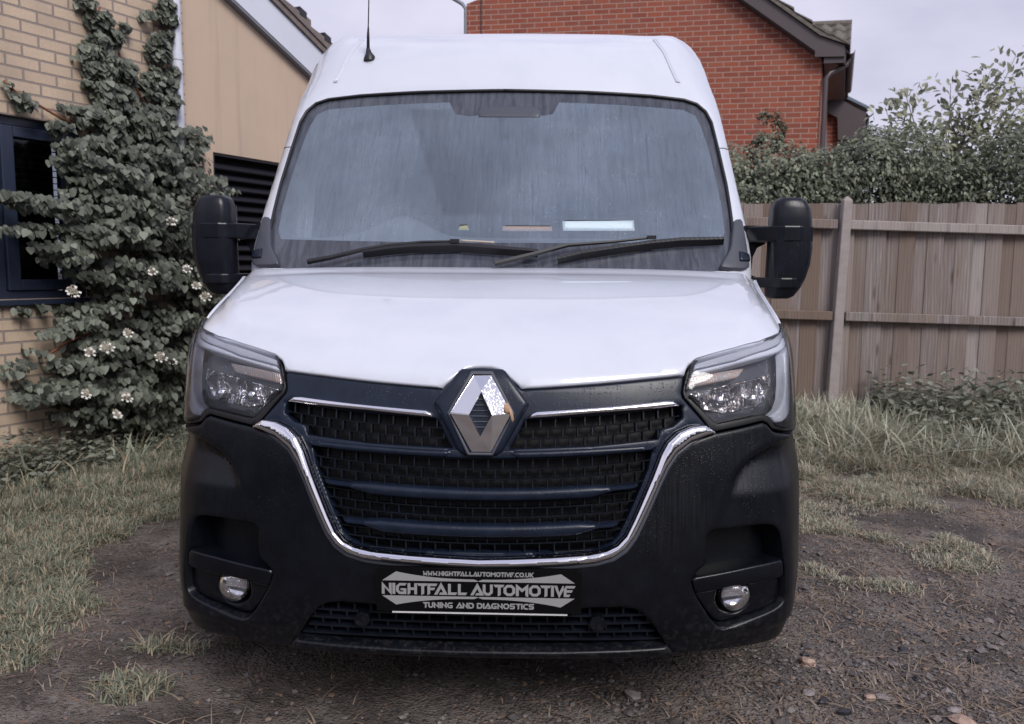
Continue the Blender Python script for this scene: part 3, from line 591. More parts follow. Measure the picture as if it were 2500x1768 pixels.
# ---- number plate with its lettering
PZ0, PZ1, PX = .412, .530, .272
pl = [(-PX, PZ0), (PX, PZ0)]+[(PX-.014+.014*math.cos(a), PZ1-.014+.014*math.sin(a)) for a in np.linspace(0, R(90), 6)]+[(-PX+.014-.014*math.sin(a), PZ1-.014+.014*math.cos(a)) for a in np.linspace(0, R(90), 6)]
M_plate = simple('plate_black', (.0015, .0015, .0018), .45, spec=.2); M_letters = simple('plate_grey', (.27, .27, .27), .6, var=.02)
mb = MB(); mb.prism(pl, -.026, -.008); plate = mb.build('number_plate', M_plate, van)
M_steel = simple('plate_edge_steel', (.8, .8, .8), .25, .3)
MB().box((-.23, -.0275, PZ0-.0045), (.235, -.010, PZ0-.0012)).build('holder_edge', M_steel, plate)
GL = {'N': (.86, [[(0, 0), (0, 1.1), (.62, .36), (.62, 1), (.86, 1), (.86, -.12), (.24, .62), (.24, 0)]]),
 'I': (.25, [[(0, 0), (0, 1), (.25, 1), (.25, 0)]]),
 'G': (.95, [[(.93, 1), (.30, 1), (0, .72), (0, .28), (.28, 0), (.90, 0), (.90, .52), (.40, .52), (.40, .35), (.65, .35), (.65, .21), (.36, .21), (.25, .33), (.25, .67), (.36, .79), (.80, .79)]]),
 'H': (.82, [[(0, -.05), (0, 1), (.24, 1), (.24, .61), (.58, .61), (.58, 1), (.82, 1), (.82, 0), (.58, 0), (.58, .39), (.24, .39), (.24, .08)]]),
 'T': (.92, [[(0, 1), (.92, 1), (.80, .78), (.62, .78), (.62, .07), (.37, -.06), (.37, .78), (.14, .78)]]),
 'F': (.88, [[(0, -.06), (0, 1), (.88, 1), (.76, .78), (.24, .78), (.24, .62), (.68, .62), (.57, .41), (.24, .41), (.24, .07)]]),
 'A': (1.15, [[(0, 0), (.6, 1.13), (1.18, 0), (.42, 0), (.53, .2), (.80, .2), (.6, .60), (.28, 0)]]),
 'L': (.80, [[(0, 0), (0, 1), (.24, 1), (.24, .22), (.80, .22), (.68, 0)]]),
 'U': (.86, [[(0, 1), (0, .26), (.26, 0), (.60, 0), (.86, .26), (.86, 1), (.62, 1), (.62, .34), (.50, .22), (.36, .22), (.24, .34), (.24, 1)]]),
 'O': (1.0, [[(.28, 0), (0, .28), (0, .72), (.28, 1), (.72, 1), (1, .72), (1, .28), (.72, 0)], [(.37, .22), (.25, .35), (.25, .65), (.37, .78), (.63, .78), (.75, .65), (.75, .35), (.63, .22)]]),
 'M': (1.06, [[(0, 0), (0, 1.1), (.53, .66), (1.06, 1.1), (1.06, -.1), (.81, .04), (.81, .60), (.53, .36), (.25, .60), (.25, 0)]]),
 'V': (.86, [[(0, 1), (.43, -.13), (.98, 1), (.72, 1), (.43, .40), (.26, 1)]]),
 'E': (.90, [[(0, 0), (0, 1), (1.0, 1), (.88, .79), (.24, .79), (.24, .62), (.78, .62), (.66, .40), (.24, .40), (.24, .21), (.56, .21), (.46, 0)]]),
 'W': (1.0, [[(0, 1), (.10, -.05), (.48, .30), (.86, -.05), (.98, 1), (.76, 1), (.70, .45), (.48, .66), (.27, .45), (.22, 1)]]),
 'K': (.80, [[(0, 0), (0, 1), (.24, 1), (.24, .62), (.60, 1), (.92, 1.08), (.48, .52), (.92, -.08), (.60, 0), (.24, .40), (.24, 0)]]),
 'C': (.84, [[(.90, 1), (.28, 1), (0, .72), (0, .28), (.28, 0), (.84, 0), (.72, .22), (.37, .22), (.25, .35), (.25, .65), (.37, .78), (.78, .78)]]),
 'S': (.86, [[(.90, 1), (.18, 1), (0, .82), (0, .56), (.16, .40), (.60, .40), (.60, .22), (0, .22), (.10, 0), (.68, 0), (.86, .18), (.86, .46), (.70, .61), (.25, .61), (.25, .78), (.80, .78)]]),
 'D': (.92, [[(0, 0), (0, 1), (.64, 1), (.92, .72), (.92, .28), (.64, 0)], [(.24, .22), (.24, .62), (.10, .62), (.18, .78), (.54, .78), (.67, .65), (.67, .35), (.54, .22)]]),
 '.': (.16, [[(0, 0), (0, .2), (.18, .2), (.18, 0)]])}
def fill(loops, y0, y1):
    pts = [Vector(p) for L in loops for p in L]; ed = []; k = 0
    for L in loops: ed += [(k+i, k+(i+1) % len(L)) for i in range(len(L))]; k += len(L)
    vs, _, fs, *_r = delaunay_2d_cdt(pts, ed, [], 0, 1e-9); Q = np.array([tuple(v) for v in vs]); T3 = [f for f in fs if len(f) == 3]
    ok = inside(Q[np.array(T3)].mean(1), [np.array(L, float) for L in loops]); T3 = [f for f, o in zip(T3, ok) if o]
    out = []
    for f in T3:
        a, b, c = Q[list(f)]; out.append(f if (b[0]-a[0])*(c[1]-a[1])-(b[1]-a[1])*(c[0]-a[0]) > 0 else f[::-1])
    n = len(Q); V = [(x, y0, z) for x, z in Q]+[(x, y1, z) for x, z in Q]; F2 = list(out)
    ed = {(f[i], f[(i+1) % 3]) for f in out for i in range(3)}
    F2 += [(b, a, a+n, b+n) for a, b in ed if (b, a) not in ed]
    return V, F2
KN = {'FA': -.36, 'LA': -.14, 'AU': -.14, 'TO': -.12, 'OT': -.10, 'IV': -.04, 'VE': -.10, 'TF': -.08, 'TI': -.06, 'IA': -.10, 'AG': -.10, 'AN': -.12, 'TU': -.1, 'CO': 0, 'HT': -.06}
def text(s, x0, x1, z0, z1, name, gap=.10, sp_=.34):
    W = 0
    for i, c in enumerate(s): W += (sp_ if c == ' ' else GL[c][0])+(gap+KN.get(s[i:i+2], 0) if i < len(s)-1 else 0)
    sx = (x1-x0)/W; x = x0; mb = MB(); h = z1-z0
    for i, c in enumerate(s):
        if c == ' ': x += (sp_+gap)*sx; continue
        w, loops = GL[c]; V, Fc = fill([[(x+px*sx, z0+pz*h) for px, pz in L] for L in loops], -.0272, -.026); mb.add(V, Fc); x += (w+gap+KN.get(s[i:i+2], 0))*sx
    mb.build(name, M_letters, plate)
cX = lambda c: -PX+.003+(c-112)/2088*(2*PX-.006)*.998   # plate photo -> metres
cZ = lambda c: PZ1-(c-98)/444*(PZ1-PZ0)
KERN = .06
text('NIGHTFALL', cX(158), cX(1040), cZ(365), cZ(252), 'main_lettering', KERN); text('AUTOMOTIVE', cX(1072), cX(2140), cZ(365), cZ(252), 'main_lettering', KERN)
text('WWW.NIGHTFALLAUTOMOTIVE.CO.UK', cX(586), cX(1718), cZ(170), cZ(124), 'web_lettering', .07)
text('TUNING AND DIAGNOSTICS', cX(580), cX(1728), cZ(502), cZ(445), 'strapline_lettering', .07)
for z, s_ in ((225, -1), (382, 1)):
    for q in (1, -1):
        X = lambda c: cX(1153+q*(c-1153)); pts = [(163, z), (305, z+s_*92)]+[(x, z+s_*(22+70*(((1110-x)/805.)**2.3))) for x in np.linspace(380, 1110, 10)]+[(1153, z+s_*5), (1135, z)]
        V, Fc = fill([[(X(x), cZ(y)) for x, y in pts]], -.0272, -.026); mesh('flourish', V, Fc, M_letters, plate)
# ---- headlights
for s_, mm in ((1, lambda L: L), (-1, mir)):
    outer = [(4.05, 6.46), (4.6, 6.58), (5.2, 6.72), (5.75, 6.86), (6.0, 6.5), (6.08, 6.0), (6.06, 5.0), (5.95, 4.35), (5.75, 4.12), (5.2, 4.02), (4.4, 3.98), (3.7, 4.02)]
    li = [(u, v+(.05 if v > 5.7 and u > 1.95 else 0)) for u, v in t('lamp_in')]; outer = [(u, v+(.05 if v > 6.4 else 0)) for u, v in outer]; full = li[1:]+outer[::-1][0:]
    ln = [(u, v+(.10 if v > 5.74 else 0)) for u, v in t('lens_in')]; linner = ln[1:]+[(3.6, 4.08), (4.4, 4.06), (5.2, 4.10), (5.7, 4.2), (5.88, 4.4), (6.0, 5.0), (6.0, 6.0), (5.96, 6.50), (5.68, 6.84), (5.15, 6.76), (4.55, 6.63)]
    hl = patch('headlight', NOSE, [mm(full)], M_lamp_in, van, off=-.055, step=.03)
    patch('gasket', NOSE, [mm(full), mm(linner)], M_rub, hl, off=-.003, step=.02, bev=.003, thick=.06)
    patch('lens', NOSE, [mm(linner)], M_lens, hl, off=.004, step=.02, bev=.008, thick=0)
    dt = t('drl_top'); patch('light_strip', NOSE, [mm(dt[:4]+[(4.7, 6.40), (5.1, 6.44), (5.2, 6.15), (4.19, 6.04)]+dt[6:])], M_drl, hl, off=-.010, step=.015, bev=.008, thick=.02)
    patch('light_strip', NOSE, [mm([(4.25, 5.90), (5.2, 6.10), (5.25, 5.4), (5.15, 4.75), (4.6, 4.32), (3.7, 4.20), (3.30, 4.21), (3.12, 4.34), (3.55, 4.48), (3.95, 4.68), (4.2, 5.0)])], M_drl, hl, off=-.010, step=.015, bev=.008, thick=.02)
    patch('upper_trim', NOSE, [mm([(1.99, 5.80), (2.62, 6.07), (3.2, 6.25), (3.94, 6.47), (4.57, 6.62), (5.3, 6.76), (5.3, 6.48), (4.7, 6.43), (4.25, 6.31), (3.38, 6.12), (2.58, 5.85), (1.96, 5.65)])], M_uptrim, hl, off=-.012, step=.015, bev=.003, thick=.02)
    patch('indicator', NOSE, [mm(t('indic'))], M_ind, hl, off=-.012, step=.012, bev=.004, thick=.02)
    def bowl(P, U, s=s_):
        x = np.abs(P[:, 0]); z = P[:, 2]; h = np.zeros(len(P))
        for cx_, r in ((.665, .062), (.765, .066)): h = np.minimum(h, -.030*np.sqrt(np.maximum(0, 1-((x-cx_)/r)**2-((z-.962)/.055)**2)))
        return h
    patch('reflector', NOSE, [mm(t('reflect'))], M_refl, hl, off=-.020, step=.007, bev=.004, thick=.02, disp=bowl)
    for cx_ in (.665, .765): p = sp(s_*cx_, .962, -.03); mb = MB(); mb.tube([(p[0], p[1]+.03, p[2]), (p[0], p[1]-.004, p[2]), (p[0], p[1]-.010, p[2])], [.016, .016, .008], 16); mb.build('bulb_shield', M_chrome, hl, True, 40)
# ---- cab: white shell with the windscreen opening
gl = [(0, 4.252)]+t('glass')[1:-1]+[(4.40, 1.35), (4.25, .8), (4.0, .42), (2, .36), (0, .34)]
cab = patch('cab_shell', CAB, [[(-8, 0), (8, 0), (8, 9), (-8, 9)], sym(gl)], M_paint, van, step=.05, bev=.008, depth=.008, thick=.03)
cl = [(0, 3.706)]+t('clear')[1:-1]+[(0, 1.10)]; cl = sym(chaikin(cl, 0))
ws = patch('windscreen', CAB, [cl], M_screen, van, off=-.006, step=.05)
patch('black_border', CAB, [sym(gl), cl], M_frit, ws, off=-.0055, step=.04)
patch('sensor_cover', CAB, [[solve(CAB, (x, z), (0, 2), (x*3, 3.6)) for x, z in ((-.105, 1.948), (.15, 1.948), (.152, 1.99), (.10, 2.0), (-.108, 1.99))]], M_trim, ws, off=-.002, step=.03, bev=.004, thick=.008)
sl_ = line3(CAB, sym(gl)[:len(gl)-3]+[], -.001); mb = MB(); mb.tube(line3(CAB, [(u, v) for u, v in gl[:-2]], .001), .0065, 6); mb.tube(line3(CAB, mir(gl[:-2]), .001), .0065, 6); mb.build('rubber_seal', M_rub, ws, True)
for mm in (lambda L: L, mir): patch('corner_trim', CAB, [mm(chaikin([(4.50, 1.55), (5.17, 1.58), (5.17, 1.49), (5.14, 1.26), (5.10, .95), (5.09, .70), (5.05, .40), (3.35, .40), (3.39, .57), (3.71, .79), (4.01, .99), (4.22, 1.254), (4.40, 1.42)], 1))], M_trim, van, off=.016, step=.02, bev=.007, thick=.02)
for mm in (lambda L: L, mir):
    patch('washer_panel', CAB, [mm([(4.35, .62), (5.02, .62), (5.02, .80), (4.40, .86)])], M_panel, van, off=.024, step=.02, bev=.003, thick=.012)
    for k in (-.05, .05): mb = MB(); mb.tube(line3(CAB, mm([(3.0+k, 6.9), (3.05+k, 6.5), (3.19+k, 6.05), (3.32+k, 5.3), (3.40+k, 4.75)]), .000), .006, 6); mb.build('roof_channel', M_paint, van, True)
    mb = MB(); mb.tube(line3(CAB, mm([(4.84, 3.0), (5.3, 3.02), (6.0, 3.02)]), -.001), .0022, 5); mb.build('panel_joint', M_rub, van, True)
# aerial
p = CAB.at([-2.42], [5.72])[0]; an = empty('aerial', tuple(p), 0, van)
mb = MB(); mb.tube([(0, 0, -.012), (0, 0, .004), (-.004, .004, .022), (-.008, .008, .045)], [.027, .025, .014, .008], 14)
mb.build('base', M_rub, an, True, 50); mb = MB(); mb.tube([(-.007, .006, .03), (-.006, .004, .10), (-.004, 0, .14), (.004, -.012, .30), (.002, -.02, .42)], [.0075, .006, .0028, .0024, .002], 8); mb.build('whip', M_rub, an, True)
# ---- wipers
def wiper(bl, ar):
    o = empty('wiper', (0, 0, 0), 0, van)
    B_ = line3(CAB, bl, .022); mb = MB()
    n_ = len(B_)
    for i in range(n_-1):
        a, b = Vector(B_[i]), Vector(B_[i+1]); tt = (b-a).normalized(); nn = Vector((0, -.75, .66)); dn = tt.cross(nn).normalized()*-1
        if dn.z > 0: dn = -dn
        k0 = .5+.5*math.sin(math.pi*min(1, max(0, i/(n_-1))))**.5; w = .015*k0
        V = [a+nn*.012-dn*.006, b+nn*.012-dn*.006, b+nn*.012+dn*w*.55, a+nn*.010+dn*w*.55, a-nn*.018+dn*w, b-nn*.018+dn*w, b-nn*.012, a-nn*.012]
        mb.add([tuple(v) for v in V], [(0, 3, 2, 1), (3, 4, 5, 2), (4, 7, 6, 5), (7, 0, 1, 6), (0, 7, 4, 3), (1, 2, 5, 6)])
    mb.build('blade', M_rub, o)
    A_ = line3(CAB, ar, .030); mb = MB(); k = len(A_); mb.tube(A_, [.0115-.007*i/k for i in range(k)], 6); mb.build('arm', M_rub, o, True, 50)
    q = Vector(A_[-1]); mb = MB(); mb.box((q.x-.016, q.y-.014, q.z-.006), (q.x+.016, q.y+.012, q.z+.008)); mb.build('clip', M_rub, o)
    return o
w1 = wiper(t('w1b'), t('w1a')); w2 = wiper(t('w2b'), t('w2a'))
q = line3(CAB, t('w1p'), .037); mb = MB(); mb.tube(q, .0042, 6); mb.build('sticker', simple('beige_tape', (.42, .36, .30), .6), w1, True)
# ---- mirrors
def mirror(s):
    o = empty('door_mirror', (s*1.03, 1.12, 1.30), 0, van)
    prof = [(1.212, 1.035, 1.105), (1.222, 1.025, 1.125), (1.250, 1.022, 1.146), (1.29, 1.022, 1.166), (1.34, 1.023, 1.180), (1.40, 1.025, 1.186), (1.46, 1.026, 1.184), (1.51, 1.026, 1.180), (1.55, 1.029, 1.172), (1.575, 1.037, 1.158), (1.588, 1.050, 1.140), (1.591, 1.070, 1.115)]
    V = []; Fc = []; n = 28
    for z, a, b in prof:
        c = (a+b)/2; r = (b-a)/2
        for k in range(n):
            w = 2*math.pi*k/n; cs, sn = math.cos(w), math.sin(w); ex = .42
            x = c+r*math.copysign(abs(cs)**ex, cs); y = 1.10+(.085 if sn < 0 else .03)*math.copysign(abs(sn)**.75, sn)*(r/.085)**.5
            V.append((s*x-s*1.03, y-1.12, z-1.30))
    for i in range(len(prof)-1):
        for k in range(n): f = (i*n+k, i*n+(k+1) % n, (i+1)*n+(k+1) % n, (i+1)*n+k); Fc.append(f if s > 0 else f[::-1])
    Fc += [tuple(range(n))[::-1] if s > 0 else tuple(range(n)), tuple((len(prof)-1)*n+k for k in range(n)) if s > 0 else tuple((len(prof)-1)*n+k for k in range(n))[::-1]]
    mesh('housing', V, Fc, M_mirror, o, True, 60)
    def arm(z0, z1, xin, xo, yy, name):
        mb = MB(); pts = []
        X = np.linspace(xin, xo, 9)
        for zz in (z0, z1):
            for x in X:
                q = (x-xin)/(xo-xin); pts.append((s*x-s*1.03, 1.15-.135*math.sin(min(1, q*1.9)*math.pi/2)*1-1.12+.00+.06*max(0, q-.75), zz-1.30))
            for x in X[::-1]: pts.append((s*x-s*1.03, 1.19-1.12, zz-1.30))
        m_ = 18; mb.v = pts; mb.f = [tuple(range(m_))[::-1], tuple(range(m_, 2*m_))]+[(i, (i+1) % m_, (i+1) % m_+m_, i+m_) for i in range(m_)]
        if s < 0: mb.f = [f[::-1] for f in mb.f]
        q_ = mb.build(name, M_mirror, o); bv = q_.modifiers.new('b', 'BEVEL'); bv.width = .006; bv.segments = 2; bv.limit_method = 'ANGLE'; return q_
    arm(1.425, 1.485, .955, 1.176, 0, 'upper_arm'); arm(1.252, 1.292, .975, 1.14, 0, 'lower_arm')
    mb = MB(); mb.prism([(s*.90-s*1.03, 1.47-1.3), (s*.95-s*1.03, 1.49-1.3), (s*1.03-s*1.03, 1.485-1.3), (s*1.03-s*1.03, 1.42-1.3), (s*1.0-s*1.03, 1.405-1.3), (s*.985-s*1.03, 1.37-1.3), (s*.98-s*1.03, 1.30-1.3), (s*1.0-s*1.03, 1.292-1.3), (s*.99-s*1.03, 1.25-1.3), (s*.92-s*1.03, 1.25-1.3)], .03, .12); b = mb.build('bracket', M_mirror, o)
    V = []; Fc = []                                         # amber repeater low on the outer edge
    for i, z in enumerate(np.linspace(1.238, 1.40, 9)):
        xo = np.interp(z, [p_[0] for p_ in prof], [p_[2] for p_ in prof]); bul = .004+.016*math.sin(math.pi*(i/8))
        for y in (.0, .02, .045): V.append((s*(xo-.012+(bul+.012 if y == .02 else 0))-s*1.03, y-.01, z-1.30))
    for i in range(8):
        for k in range(2): f = (i*3+k, i*3+k+1, i*3+k+4, i*3+k+3); Fc.append(f if s > 0 else f[::-1])
    mesh('indicator', V, Fc, M_amber, o, True)
    mb = MB(); mb.box((s*1.105-s*1.03-.062, .035, 1.35-1.3), (s*1.105-s*1.03+.062, .038, 1.56-1.3)); mb.build('glass', M_glassm, o)
mirror(1); mirror(-1)
# ---- cargo body, doors, wheels
sec = [(1.0, .30), (1.022, .42), (1.03, .60), (1.032, .80), (1.028, 1.03), (1.02, 1.14), (1.006, 1.22), (.995, 1.30)]
_e = CAB.at(np.full(40, 8.0), np.linspace(0, 9, 40)); _t = CAB.at(np.linspace(8, -8, 81), np.full(81, 9.0)); up = [(float(p[0]), float(p[2])) for p in _e[4:]]+[(float(p[0]), float(p[2])) for p in _t[1:41]]
def loft(secs, ys, s):
    V = []; Fc = []; n = len(secs)
    for y in ys: V += [(s*x, y, z) for x, z in secs]
    for i in range(len(ys)-1):
        for k in range(n-1): f = (i*n+k, i*n+k+1, (i+1)*n+k+1, (i+1)*n+k); Fc.append(f[::-1] if s > 0 else f)
    return V, Fc
mb = MB()
for s_ in (1, -1):
    V, Fc = loft([(x-.001, z) for x, z in sec], [1.345, 2.2, 3.85], s_); mb.add(V, Fc); V, Fc = loft([(x-.001, z) for x, z in sec], [4.75, 5.38], s_); mb.add(V, Fc)
    V, Fc = loft([(x-.001, z) for x, z in sec[3:]], [3.85, 4.75], s_); mb.add(V, Fc)
    V = [(s_*p[0], p[1]-.01, p[2]) for p in _e]+[(s_*p[0], 5.38, p[2]) for p in _e]; Fc = [(k, k+1, k+41, k+40) for k in range(39)]; mb.add(V, [f[::-1] for f in Fc] if s_ > 0 else Fc)
    V, Fc = loft([(.995, 1.265), (.994, 1.31)], [1.3, 1.95], s_); mb.add(V, Fc)
V = [tuple(p+np.array((0, -.01, 0))) for p in _t]+[(p[0], 5.38, p[2]) for p in _t]; mb.add(V, [(k+1, k, k+81, k+82) for k in range(80)])
V = [(x, 5.38, z) for x, z in sec+up]+[(-x, 5.38, z) for x, z in (sec+up)[::-1][1:]]; mb.add(V, [tuple(range(len(V)))])
mb.build('cargo_body', M_paint, van, True, 40)
for s_ in (1, -1):
    V = [(s_*1.0, 1.42, 1.34), (s_*.995, 2.15, 1.34), (s_*.96, 2.15, 1.98), (s_*.966, 1.80, 1.96), (s_*.99, 1.50, 1.46)]; mesh('side_window', [(x*1.004, y, z) for x, y, z in V], [tuple(range(5)) if s_ > 0 else tuple(range(5))[::-1]], M_frit, van)
    mb = MB(); mb.box((s_*1.034-.01, 2.05, 1.02), (s_*1.034+.014, 2.20, 1.06)); mb.build('door_handle', M_black, van)
    for yy, nm in ((.87, 'front'), (4.30, 'rear')):
        wl = empty('wheel', (s_*.90, yy, .335), 0, van); mb = MB(); n = 40; pr = [(.105, .20), (.11, .30), (.10, .325), (.08, .335), (-.08, .335), (-.10, .325), (-.11, .30), (-.105, .20)]
        V = [(px, r*math.cos(2*math.pi*k/n), r*math.sin(2*math.pi*k/n)) for px, r in pr for k in range(n)]; mb.add(V, [(i*n+k, (i+1)*n+k, (i+1)*n+(k+1) % n, i*n+(k+1) % n)[::-1] for i in range(7) for k in range(n)]); mb.build('tyre', M_tyre, wl, True, 40)
        mb = MB(); pr = [(.09, .20), (.075, .185), (.03, .17), (.05, .08), (.075, .06), (.075, .0)]; V = [(s_*px, r*math.cos(2*math.pi*k/n), r*math.sin(2*math.pi*k/n)) for px, r in pr for k in range(n)]; mb.add(V, [(i*n+k, i*n+(k+1) % n, (i+1)*n+(k+1) % n, (i+1)*n+k) for i in range(5) for k in range(n)]); mb.build('rim', M_rim, wl, True, 40)
mb = MB(); mb.box((-.74, .25, .24), (.74, 5.3, .46)); mb.box((-.95, .42, .47), (.95, .45, .80)); mb.build('underbody', M_dark, van)
# ---- cab interior
mb = MB(); mb.prism([(-.86, 1.0), (.86, 1.0), (.86, 1.30), (-.86, 1.30)], 1.02, 1.5); mb.build('dashboard', M_dash, van)
V = []; Fc = []; X = np.linspace(-.84, .84, 61)
for x in X:
    yb = float(CAB.at([np.interp(abs(x), [0, .34, .6, .77, .86], [0, 1, 2, 3, 4])], [1.2])[0][1])+.03
    hump = .10*math.exp(-((x+.42)/.15)**2)
    V += [(x, yb, 1.395), (x, yb+.06, 1.425), (x, yb+.22, 1.44+hump*.7), (x, yb+.34, 1.435+hump), (x, yb+.40, 1.36), (x, yb+.44, 1.05)]
for i in range(60):
    for k in range(5): Fc.append((i*6+k, (i+1)*6+k, (i+1)*6+k+1, i*6+k+1)[::-1])
mesh('dash_top', V, [f[::-1] for f in Fc], M_dash, van, True)
sw = MB(); n = 40; c0 = Vector((-.42, 1.62, 1.42)); ax = Vector((0, -.62, .78)); a1 = Vector((1, 0, 0)); a2 = ax.cross(a1)
P = [tuple(c0+(a1*math.cos(2*math.pi*k/n)+a2*math.sin(2*math.pi*k/n))*.21) for k in range(n+1)]; sw.tube(P, .016, 8, False)
for a in (0, math.pi, -math.pi/2): sw.tube([tuple(c0), tuple(c0+(a1*math.cos(a)-a2*abs(math.sin(a)))*.2)], .02, 8)
sw.build('steering_wheel', M_rub, van, True)
for x0 in (-.44, .26, .66):
    mb = MB(); mb.box((x0-.22, 1.95, .75), (x0+.22, 2.45, .95)); mb.box((x0-.21, 2.4, .9), (x0+.21, 2.52, 1.60)); mb.box((x0-.13, 2.42, 1.63), (x0+.13, 2.50, 1.83)); se = mb.build('seat', M_seat, van); bv = se.modifiers.new('b', 'BEVEL'); bv.width = .03; bv.segments = 2
MB().box((-.93, 2.6, .45), (.93, 2.63, 2.3)).build('bulkhead', M_seat, van)
mb = MB(); mb.prism([(-.11, 1.95), (.15, 1.95), (.155, 2.0), (-.115, 2.0)], 1.47, 1.51); mb.build('rear_view_mirror', M_rub, van)
# papers and bits behind the glass: things of their own
def card(name, a, b, c, d, m, label, cat, th=.0015):
    P = [Vector(p) for p in (a, b, c, d)]; nn = (P[1]-P[0]).cross(P[3]-P[0]).normalized()*th
    return tag(mesh(name, [tuple(p) for p in P]+[tuple(p+nn) for p in P], [(0, 1, 2, 3), (7, 6, 5, 4), (0, 4, 5, 1), (1, 5, 6, 2), (2, 6, 7, 3), (3, 7, 4, 0)], m), label, cat)
def slip(name, L, m, label, cat):                   # a slip of paper leaning on the inside of the glass
    def uvc(x, z): return solve(CAB, (x, z), (0, 2), (x*3, 1.4))
    return tag(patch(name, CAB, [[uvc(*p) for p in L]], m, None, off=-.010, step=.03, thick=.0015), label, cat)
slip('paper_sheet', [(.243, 1.468), (.515, 1.470), (.514, 1.511), (.43, 1.508), (.24, 1.505)], simple('paper', (.93, .96, .98), .7, var=.03), 'white sheet of paper lying on the dashboard behind the windscreen', 'paper')
slip('wooden_strip', [(.013, 1.466), (.202, 1.466), (.200, 1.484), (.012, 1.484)], simple('pine', (.62, .42, .33), .6), 'reddish brown strip on the dashboard, left of the white paper', 'strip')
slip('yellow_scrap', [(-.155, 1.468), (-.112, 1.468), (-.120, 1.487), (-.148, 1.484)], simple('yellow', (.62, .55, .25), .7), 'small yellow scrap at the foot of the windscreen left of the brown strip', 'scrap')
# brown leaf stuck to the badge
V = []; L = [(.064, .957), (.073, .953), (.083, .937), (.086, .925), (.089, .915), (.084, .908), (.083, .920), (.080, .929), (.070, .930), (.063, .938), (.062, .948)]
V = [sp(x, z, .043+.003*math.sin(i*2.1)) for i, (x, z) in enumerate(L)]; c_ = sp(.074, .940, .049); V.append(c_)
mesh('brown_leaf', V, [(i, (i+1) % 11, 11)[::-1] for i in range(11)], simple('dead_leaf_tissue', (.42, .27, .17), .6, var=.45, scale=120, bump=.002), None, True)
tag(bpy.data.objects['brown_leaf'], 'torn brown dead leaf stuck to the right corner of the chrome badge', 'leaf')
# ================================================================ surroundings
def m_brick(name, c1, c2, mortar, bw=.225, rh=.075, ms=.008, bump=.004, stain=.25):
    n = NT(name); n.co(); s = n.N('SeparateXYZ'); n.L(n._c.outputs['Object'], s.inputs[0]); c = n.N('CombineXYZ')
    nzv = n.noise(n.co(), 3.5, 3); wob = n.math('MULTIPLY_ADD', n.noise(n.co(), 45, 2), .004, -.002)
    n.L(n.math('ADD', n.math('ADD', s.outputs[0], s.outputs[1]), wob), c.inputs[0]); n.L(n.math('ADD', s.outputs[2], wob), c.inputs[1])
    b = n.N('TexBrick', offset=.5); n.L(c.outputs[0], b.inputs['Vector']); b.inputs['Scale'].default_value = 1
    b.inputs['Brick Width'].default_value = bw; b.inputs['Row Height'].default_value = rh; b.inputs['Mortar Size'].default_value = ms; b.inputs['Mortar Smooth'].default_value = .3; b.inputs['Bias'].default_value = 0
    b.inputs['Color1'].default_value = c1+(1,); b.inputs['Color2'].default_value = c2+(1,); b.inputs['Mortar'].default_value = mortar+(1,)
    g = n.noise(n.co(), 70, 4, .7); c_ = n.mix(n.math('MULTIPLY', n.ramp(g, [(.4, 0), (.75, 1)]), .35), b.outputs[0], [k*.45 for k in c1])
    c_ = n.mix(n.math('MULTIPLY', n.ramp(nzv, [(.45, 0), (.7, 1)]), stain), c_, [k*.6 for k in mortar])
    h = n.math('MULTIPLY_ADD', b.outputs['Fac'], -1, n.math('MULTIPLY', g, .35)); n.set(color=c_, rough=.9, normal=n.bump(h, bump)); return n.m
M_yb = m_brick('buff_brick', (.58, .45, .33), (.50, .385, .285), (.27, .225, .205))
M_rb = m_brick('red_brick', (.30, .080, .045), (.215, .056, .036), (.36, .25, .20), stain=.18, bump=.003)
def m_render():
    n = NT('render'); v = n.co(); a = n.noise(v, 1.3, 4, .55); b = n.noise(n.co((3, 3, .5)), 1, 4, .6); c = n.mix(n.ramp(a, [(.35, 0), (.7, 1)]), (.53, .405, .305), (.47, .36, .28)); c = n.mix(n.math('MULTIPLY', n.ramp(b, [(.5, 0), (.75, 1)]), .3), c, (.38, .30, .25))
    spk = n.ramp(n.voro(v, 5), [(.02, .7), (.035, 0)]); c = n.mix(n.math('MULTIPLY', spk, .5), c, (.18, .13, .1)); c = n.mix(n.ramp(n.noise(n.co((9, 9, .35)), 1, 4, .6), [(.56, 0), (.72, .35)]), c, (.27, .215, .18)); n.set(color=c, rough=.9, normal=n.bump(n.noise(v, 160, 2), .0015)); return n.m
M_render = m_render(); M_navy = simple('navy_upvc', (.020, .028, .052), .35, var=.1, bump=.0003); M_white = simple('white_upvc', (.60, .62, .70), .35, var=.06, scale=3)
def m_winglass():
    n = NT('window_glass'); n.t.nodes.remove(n.b); tr = n.N('BsdfTransparent'); tr.inputs[0].default_value = (.55, .57, .6, 1); gl = n.N('BsdfGlossy'); gl.inputs['Roughness'].default_value = .02; gl.inputs['Normal']
    fr = n.N('Fresnel'); fr.inputs[0].default_value = 1.5; m = n.N('MixShader'); n.L(fr.outputs[0], m.inputs[0]); n.L(tr.outputs[0], m.inputs[1]); n.L(gl.outputs[0], m.inputs[2]); n.L(m.outputs[0], n.o.inputs[0]); return n.m
M_wg = m_winglass(); M_room = simple('room_dark', (.006, .006, .008), .8); M_blind = simple('blind_slat', (.20, .17, .16), .6); M_louv = simple('louvre_dark', (.020, .019, .026), .4)
M_tile = simple('concrete_tile', (.17, .14, .13), .9, var=.35, scale=14, bump=.004); M_brownp = simple('brown_plastic', (.062, .046, .047), .4, var=.1); M_greyp = simple('grey_plastic', (.16, .17, .2), .4)
